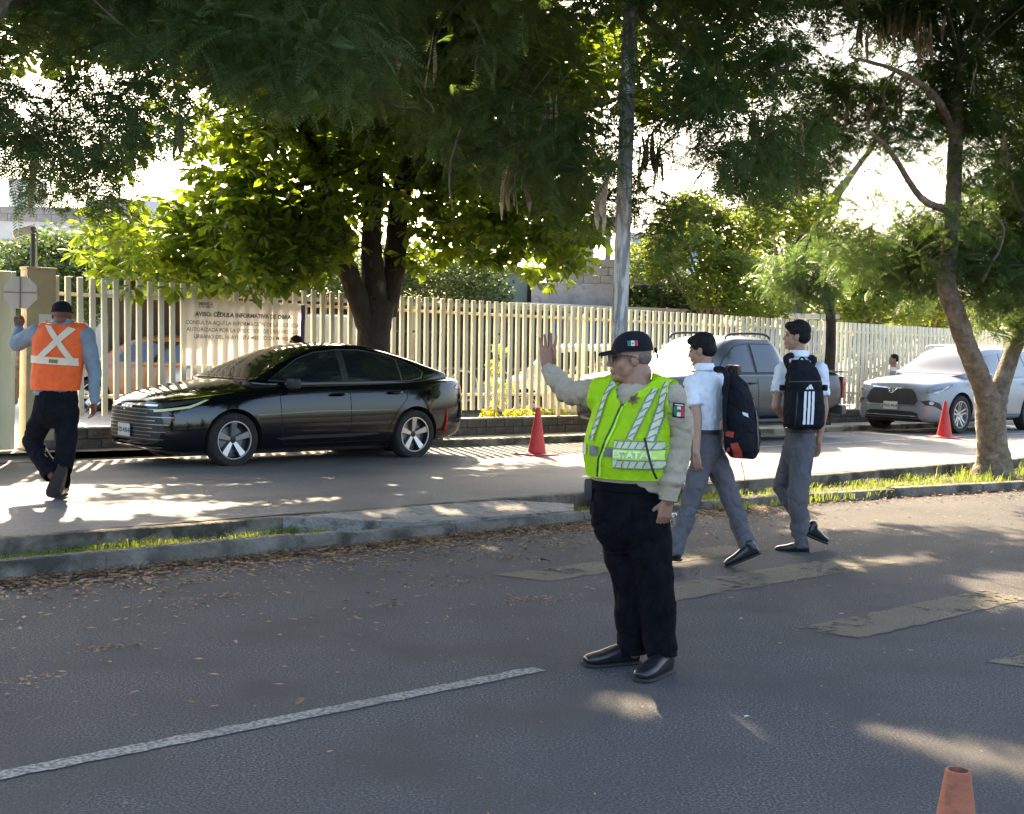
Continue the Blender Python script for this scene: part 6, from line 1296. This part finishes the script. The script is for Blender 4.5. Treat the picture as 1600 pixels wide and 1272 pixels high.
# ---- the man in the orange vest, seen from behind
def orange_man():
    Y0 = 12.08; base = J(92, 780, Y0); base.z = .15; root = person(base, 'man in orange vest with white cross straps walking away beside the pillar'); P = lambda px, py, dy=0: J(px, py, Y0+dy)-base
    f = Vector((-.12, .99, 0)).normalized(); up = Vector((0, 0, 1)); l = up.cross(f); B = Matrix((l, f, up)).transposed(); Bh = hb((-.1, .98, -.05)); c = P(97, 492)
    trs = [(86, 618, .185, .15), (87, 600, .20, .165), (90, 575, .205, .165), (92, 550, .215, .15), (94, 530, .225, .135), (95, 514, .19, .115), (96, 506, .11, .09), (97, 500, .07, .07)]
    A1 = [P(57, 520, 0), P(27, 537, .12), P(30, 513, .22)]; A2 = [P(134, 524, 0), P(148, 582, .04), P(148, 628, -.02)]
    L_ = [(P(105, 640, 0), P(104, 700, -.02), P(94, 762, .0), .108, .088, .080), (P(72, 640, 0), P(50, 690, .08), P(80, 742, -.12), .11, .09, .078)]
    bm = bmesh.new(); rings(bm, [lring(P(x, y), l, f, a*.82, b*.82) for x, y, a, b in trs]); head(bm, c, Bh, 1.05, .006, P(97, 510), .065)
    for a in (A1, A2): chain(bm, a, [.05, .042, .03], 12)
    hand(bm, A1[-1], (-.15, .1, 1), (1, .3, 0), (-.2, .9, 0), 1., (.9, .9, .9, .9), .02, .6); hand(bm, A2[-1], (-.1, 0, -1), (-.8, .4, 0), (-.6, -.6, 0), 1., (.3, .35, .4, .45), .02, .3)
    for h, k, a, *_ in L_: chain(bm, [h, k, a], [.08, .05, .04], 10)
    put('body', remesh(bm, .007, 2, .5), mat('skin_dark', (.16, .07, .045), .55, c2=(.13, .055, .035), scale=9), root)
    bm = bmesh.new(); rings(bm, [lring(P(x, y), l, f, a, b) for x, y, a, b in trs]); chain(bm, [A1[0], A1[1], A1[2]-Vector((0, 0, .02))], [.085, .072, .05], 14); chain(bm, [A2[0], A2[1], A2[2]+Vector((0, 0, .02))], [.085, .066, .045], 14)
    put('shirt', remesh(bm, .011, 4, .8, wr(.008, 9, (1, 1, 1), 31)), M_bluesh, root)
    bm = bmesh.new(); rings(bm, [lring(P(97, 508)+up*z, l, f, r_, r_) for z, r_ in ((.0, .075), (.055, .068), (.057, .078), (.0, .09))], cap=False); obj('collar', bm, M_bluesh, root)
    bm = bmesh.new(); rings(bm, [lring(P(x, y), l, f, a+.02, b+.02) for x, y, a, b in [(86, 612, .19, .16)]+trs[1:-1]]); chain(bm, [P(70, 518), P(125, 518)], [.085, .085], 14)
    def vt(b):
        G = lambda: b.verts[:]+b.edges[:]+b.faces[:]
        bmesh.ops.bisect_plane(b, geom=G(), plane_co=P(88, 609), plane_no=(0, 0, -1), clear_outer=True)
        for q, px in ((1, 52), (-1, 136)): bmesh.ops.bisect_plane(b, geom=G(), plane_co=P(px, 520), plane_no=(l*q+up*.0).normalized() if l.x*q*(px-94) > 0 else (l*-q), clear_outer=True)
        k = [v for v in b.verts if (v.co-P(97, 500)).length < .10]; bmesh.ops.delete(b, geom=k, context='VERTS')
    me = remesh(bm, .010, 4, 1., wr(.006, 8, (1, 1, 1), 35), vt); ov = put('vest', me, M_orange, root); T = bvh_of(me); k = 1/174.; O = P(92, 560)-Vector((0, 1.2, 0))
    Mt = mat('vest_tape_cream', (.72, .62, .48), .6, c2=(.66, .57, .44), scale=9); q = lambda name, px, m, off: decal(name, T, [((x-92)*k, (560-y)*k) for x, y in px], O, (1, 0, 0), (0, 0, 1), (0, 1, 0), m, ov, .03, off)
    q('cross_tape', [(73, 504), (83, 504), (122, 560), (112, 560)], Mt, .006); q('cross_tape', [(112, 511), (123, 514), (78, 560), (66, 560)], Mt, .009); q('waist_tape', [(45, 556), (137, 560), (137, 571), (45, 567)], Mt, .012); q('tape_label', [(88, 561), (101, 561.5), (101, 567), (88, 566.5)], mat('label_olive', (.20, .14, .05), .6), .015)
    trousers(root, P(88, 610), L_, B, M_navy, (.185, .16), (.20, .17), .17, seed=6, amp=.012)
    shoe(root, P(91, 778, -.02)*1, (-.15, 1, 0), 1.1); sh = shoe(root, P(95, 737, -.16), (-.30, .18, -.62), 1.12, (-.3, .9, .2), m=M_shoe)
    bm = bmesh.new(); rs = []
    for i in range(9): a = i/8*math.pi/2*.98; rs.append(lring(c+Bh @ Vector((0, -.012, .02+math.sin(a)*.105)), Bh.col[0], Bh.col[1], .088*math.cos(a)**.7+.002, .108*math.cos(a)**.7+.002, 20))
    rings(bm, rs); rs = [lring(c+Bh @ Vector((0, .13, .03)), Bh.col[0], Bh.col[1], .07, .07, 16), lring(c+Bh @ Vector((0, .13, .037)), Bh.col[0], Bh.col[1], .07, .07, 16)]; rings(bm, rs); obj('cap', bm, M_capb, root)
    # the octagonal sign he holds up, seen from its back
    ps = P(32, 457, .24)+base; pd = empty('stop_paddle', ps, 0, 'octagonal grey backed sign held up by the man in orange', 'sign')
    U = Vector((1, .12, .04)).normalized(); V = Vector((-.04, 0, 1)); D = Vector((-.1, 1, 0)).normalized()*.012
    bm = bmesh.new(); add_prism(bm, [(.158*math.cos(math.pi/8+math.pi*i/4), .158*math.sin(math.pi/8+math.pi*i/4)) for i in range(8)], Vector((0, 0, 0)), U, V, D); obj('panel', bm, mat('sign_back_grey', (.52, .45, .38), .6, c2=(.47, .40, .34), scale=8), pd, smooth=False)
    bm = bmesh.new(); add_box(bm, Vector((0, -.008, 0)), (.29, .008, .008), .12); add_box(bm, Vector((0, -.008, 0)), (.010, .008, .29)); obj('brace', bm, mat('brace_dark', (.2, .16, .13), .7), pd)
    bm = bmesh.new(); add_tube(bm, [Vector((.0, -.01, -.15)), Vector((A1[-1]+base-ps).x+.0, ) if False else (A1[-1]+base-ps)+Vector((0, 0, .02))], .012, 8); obj('handle', bm, mat('handle_dark', (.12, .08, .06), .7), pd)
    return root
orange_man()
# ---- two people standing on the far pavement, partly hidden by the cars
def bystander(px, py, t, label, face, cloth, lower, cap=None, s=1.):
    hp = JT(px, py, t); base = Vector((hp.x, hp.y, .158)); root = person(base, label); c = hp-base; hgt = c.z; f = Vector(face).normalized(); f.z = 0; l = Vector((0, 0, 1)).cross(f); Bh = hb(face); up = Vector((0, 0, 1))
    tr = [(-.72, .13, .11), (-.55, .13, .105), (-.40, .155, .115), (-.27, .165, .10), (-.20, .11, .08), (-.16, .06, .055)]
    bm = bmesh.new(); head(bm, c, Bh, .98, 0, c-up*.2); rings(bm, [lring(c+up*z, l, f, a*.9, b*.9) for z, a, b in tr])
    arms = [[c+l*q*.17-up*.27, c+l*q*.20-up*.5, c+l*q*.17-up*.72+f*.08] for q in (-1, 1)]
    for a in arms: chain(bm, a, [.045, .038, .028], 10); hand(bm, a[-1], (f.x*.3, f.y*.3, -1), f, l, .9, (.3, .3, .3, .3))
    legs = [(c+l*q*.08-up*.78, c+l*q*.09-up*(hgt*.5+.42), Vector((c.x, c.y, .09))+l*q*.09, .085, .065, .06) for q in (-1, 1)]
    for h, k, a, *_ in legs: chain(bm, [h, k, a], [.06, .045, .035], 8)
    put('body', remesh(bm, .009, 2, .6), M_skinB, root)
    bm = bmesh.new(); rings(bm, [lring(c+up*z, l, f, a, b) for z, a, b in tr]); [chain(bm, [a[0], a[1]], [.062, .055], 12) for a in arms]; put('shirt', remesh(bm, .013, 3, .8, wr(.006, 9)), cloth, root)
    trousers(root, c-up*.68, legs, Matrix((l, f, up)).transposed(), lower, (.135, .11), (.15, .125), .13, vox=.014)
    for q, (h, k, a, *_) in zip((-1, 1), legs): shoe(root, Vector((a.x, a.y, 0)), f, 1.)
    bm = bmesh.new(); ell(bm, c+Bh @ Vector((0, -.022, .05)), (.082, .094, .082), Bh); ell(bm, c+Bh @ Vector((0, -.05, 0)), (.073, .066, .06), Bh); put('hair', remesh(bm, .009, 1, 1, wr(.003, 50)), M_hair, root)
    if cap:
        bm = bmesh.new(); rs = [lring(c+Bh @ Vector((0, -.015, .045+math.sin(i/6*1.5)*.09)), Bh.col[0], Bh.col[1], .09*math.cos(i/6*1.5)**.7+.002, .105*math.cos(i/6*1.5)**.7+.002, 18) for i in range(7)]; rings(bm, rs); rings(bm, [lring(c+Bh @ Vector((0, .12, z)), Bh.col[0], Bh.col[1], .065, .07, 14) for z in (.05, .057)]); obj('cap', bm, cap, root)
    eyes(root, c, Bh); return root
bystander(461, 538, 16.1, 'person standing behind the black sedan with only dark hair showing', (-.7, -.5, 0), mat('shirt_brown', (.2, .1, .06), .8), M_navy)
bystander(1396, 562, 16.1, 'person in a white shirt standing behind the silver SUV bonnet', (-.95, -.1, 0), mat('shirt_white2', (.7, .68, .62), .8), M_navy, None)
# ------------------------------------------------------------------ the lot and the buildings beyond the fence
sheet('lot_ground', [W(-60, 16.58, .16), W(160, 16.58, .16), W(160, 90, .16), W(-60, 90, .16)], M_lot)
M_wallg = mat('pale_green_render', (.34, .42, .36), .8, c2=(.30, .38, .32), scale=1.5, c3=(.24, .30, .26), s3=3, thr3=(.6, .8))
M_block = mat('concrete_block', (.33, .31, .28), .9, c2=(.26, .24, .215), scale=7, bump=.4, bscale=30, dist=.02)
M_render = mat('rough_render', (.36, .34, .33), .9, c2=(.27, .255, .25), scale=3, bump=.5, bscale=14, dist=.03, c3=(.20, .19, .18), s3=5, thr3=(.58, .7))
M_white_w = mat('white_wall', (.60, .58, .55), .8, c2=(.54, .52, .49), scale=2)
def wall(name, px0, px1, pytop, Y, label, cat, m, th=.25, slope=0., bottom=.1, parts=()):
    a = J(px0, pytop, Y); b = J(px1, pytop+slope, Y); root = empty(name, ((a.x+b.x)/2, Y, bottom), 0, label, cat); Lx = b.x-a.x; h = (a.z+b.z)/2-bottom
    obj('wall', box((0, 0, h/2), (Lx, th, h), 0, .01), m, root); return root, Lx, h
r_, Lx, h = wall('green_building', 735, 828, 432, 36, 'pale green rendered wall behind the almond tree right side', 'building', M_wallg, 5)
obj('roof_slab', box((0, 0, h+.06), (Lx+.3, 5.3, .12), 0, .01), M_white_w, r_); obj('window', box((.3, -2.51, h*.45), (.8, .06, .8), 0, .01), M_glass, r_); obj('drain_pipe', box((Lx/2-.05, -2.55, h/2), (.07, .07, h), 0, .02), M_black, r_)
r_, Lx, h = wall('grey_house', 830, 962, 448, 34, 'unfinished grey house with rough render left of the lamp post', 'building', M_render, 4)
blkm = mesh_of(box((0, 0, 0), (.39, .19, .19), 0, .008), 'concrete_block'); blkm.materials.append(M_block)
for row in range(3):
    n_ = 5-row if row else 5
    for i in range(n_): o = put('concrete_block', blkm, None, r_, (-.05+i*.4-(.2 if row % 2 else 0)+.0*row, -1.85, h+.1+row*.2))
for px, wd in ((900, .22), (946, .12)):
    p = J(px, 350, 34); obj('column', box((p.x-r_.location.x, -1.2, (p.z-.1)/2+h/2), (wd, .25, p.z-.1-h)), M_render, r_)
bm = bmesh.new()
for i in range(6): add_box(bm, Vector((.45+i*.26, -1.0, h+.1+i*.22)), (.3, .9, .08))
obj('stair_flight', bm, mat('stair_brown', (.25, .17, .11), .8), r_); obj('upper_slab', box((.35, .3, h+1.62), (2.0, 2.4, .14)), M_render, r_); obj('upper_wall', box((-.05, 1.2, h+.8), (1.2, .2, 1.5)), M_white_w, r_)
r_, Lx, h = wall('blue_roof_house', 975, 1075, 385, 44, 'pale house with a bluish upper wall right of the lamp post', 'building', M_white_w, 6)
obj('blue_wall', box((0, -3.04, h-.5), (Lx*.98, .06, .9)), mat('blue_paint', (.22, .33, .46), .7), r_); obj('roof_slab', box((0, 0, h+.08), (Lx+.4, 6.4, .16)), M_white_w, r_); obj('antenna', box((.2, -2.5, h+.7), (.04, .04, 1.3)), M_white_w, r_)
for x in (-.7, .5): obj('window', box((x, -3.03, h-1.7), (.7, .06, .9), 0, .01), M_glass, r_)
r_, Lx, h = wall('grey_building', 8, 200, 340, 40, 'grey block building with a pale tower at the left edge', 'building', M_white_w, 6)
for row in range(2):
    for i in range(9): put('concrete_block', blkm, None, r_, (-1.0+i*.4+.2*row, -3.02, h-.1-row*.2+.02)).scale = (1, .3, 1)
p0 = J(26, 285, 40); obj('tower', box((p0.x-r_.location.x+.35, 0, h+.5), (.8, 1., 1.1)), M_white_w, r_)
p1 = J(240, 325, 40); obj('side_wing', box((p1.x-r_.location.x-.2, .3, (p1.z-.1)/2), (2.2, 5, p1.z-.1)), M_white_w, r_); obj('window', box((-.4, -3.0, h-1.3), (.9, .06, .8)), M_glass, r_)
# white and blue covered stand behind the fence
p = J(1030, 560, 32); sh = empty('covered_stand', (p.x, p.y, .16), R(20), 'white framed stand with blue panels seen through the pickets', 'shelter')
for i in range(7):
    obj('blue_panel', box((-2.9+i*1.15, 0, 1.55), (.75, .04, .95), 0, .005), mat('panel_blue', (.05, .13, .42), .5, c2=(.04, .10, .34), scale=5), sh)
    obj('white_panel', box((-2.9+i*1.15, .03, .65), (1.1, .04, .7), 0, .005), MATS['white_wall'], sh)
for i in range(8): obj('post', box((-3.47+i*1.15, 0, 1.15), (.09, .09, 2.3), 0, .005), MATS['white_wall'], sh)
obj('roof', box((.5, .6, 2.36), (8.6, 1.7, .10), 0, .01), MATS['white_wall'], sh)
# dark iron railings and stacked frames inside the lot (behind the tree trunk)
p = J(700, 560, 24); ir = empty('iron_frames', (p.x, p.y, .16), R(30), 'dark iron frames stacked behind the fence beside the almond trunk', 'frames')
for i in range(9): obj('iron_bar', box((-1.6+i*.4, 0, .85), (.03, .03, 1.7)), M_black, ir)
for z in (.3, 1.0, 1.65): obj('cross_bar', box((0, 0, z), (3.3, .03, .04)), M_black, ir)
for i in range(4):
    bm = bmesh.new(); add_tube(bm, [Vector((-1.2+i*.75+.28*math.cos(a), -.05, .7+.28*math.sin(a))) for a in [2*math.pi*k/18 for k in range(19)]], .022, 6, cap=False); obj('ring', bm, mat('grey_metal', (.3, .3, .3), .5), ir)
# a shaded porch structure (dark masses seen through the left pickets)
p = J(560, 560, 27); po = empty('dark_shed', (p.x, p.y, .16), R(25), 'dark open shed behind the fence between banner and trunk', 'shed')
M_dk = mat('shed_dark', (.06, .05, .04), .9, c2=(.09, .07, .055), scale=3)
obj('back_wall', box((0, .8, 1.1), (9.5, .1, 2.2)), M_dk, po); obj('roof', box((0, .1, 2.22), (9.8, 1.8, .08)), mat('shed_roof', (.25, .22, .19), .8), po)
for i in range(6): obj('post', box((-4.6+i*1.84, -.6, 1.1), (.09, .09, 2.2)), mat('shed_post', (.45, .40, .30), .7), po)
# small things on the road
def leaf_one(px, py, label, s_, m):
    p = J(px, py, 1)-Vector((0, 0, CH)); k = -CH/p.z; g = Vector((p.x*k, p.y*k, .012)); bm = bmesh.new(); n = 8
    vs = []
    for i in range(n+1):
        t = i/n; w_ = .34*math.sin(math.pi*min(.98, max(.03, t)))*s_; x = (t-.5)*s_*1.6; vs.append([bm.verts.new((x, -w_, (.16*math.sin(t*5)+.12)*s_)), bm.verts.new((x, 0, .08*s_*math.sin(t*5))), bm.verts.new((x, w_*.9, (.2*math.sin(t*4+1)+.08)*s_))])
    for a, b in zip(vs, vs[1:]):
        for j in range(2): bm.faces.new((a[j], b[j], b[j+1], a[j+1]))
    o = obj('fallen_leaf', bm, m); o.location = g; o.rotation_euler = (0, 0, random.random()*6); tag(o, label, 'leaf')
M_fl = mat('fallen_leaf_brown', (.26, .17, .10), .7, c2=(.16, .10, .06), scale=20); M_fw = mat('crumpled_white', (.6, .6, .55), .7)
leaf_one(230, 911, 'large pale brown leaf lying near the kerb at the left', .09, M_fl); leaf_one(1172, 1125, 'small white scrap lying on the asphalt in the right foreground', .035, M_fw); leaf_one(852, 878, 'dark curled leaf on the asphalt left of the officer', .05, mat('leaf_black', (.03, .025, .02), .7)); leaf_one(215, 1012, 'small pale leaf on the grey asphalt at the left', .05, M_fl); leaf_one(470, 1100, 'brown leaf lying beside the white lane line', .05, M_fl); leaf_one(820, 850, 'pale leaf under the kerb left of the officer', .07, M_fl)
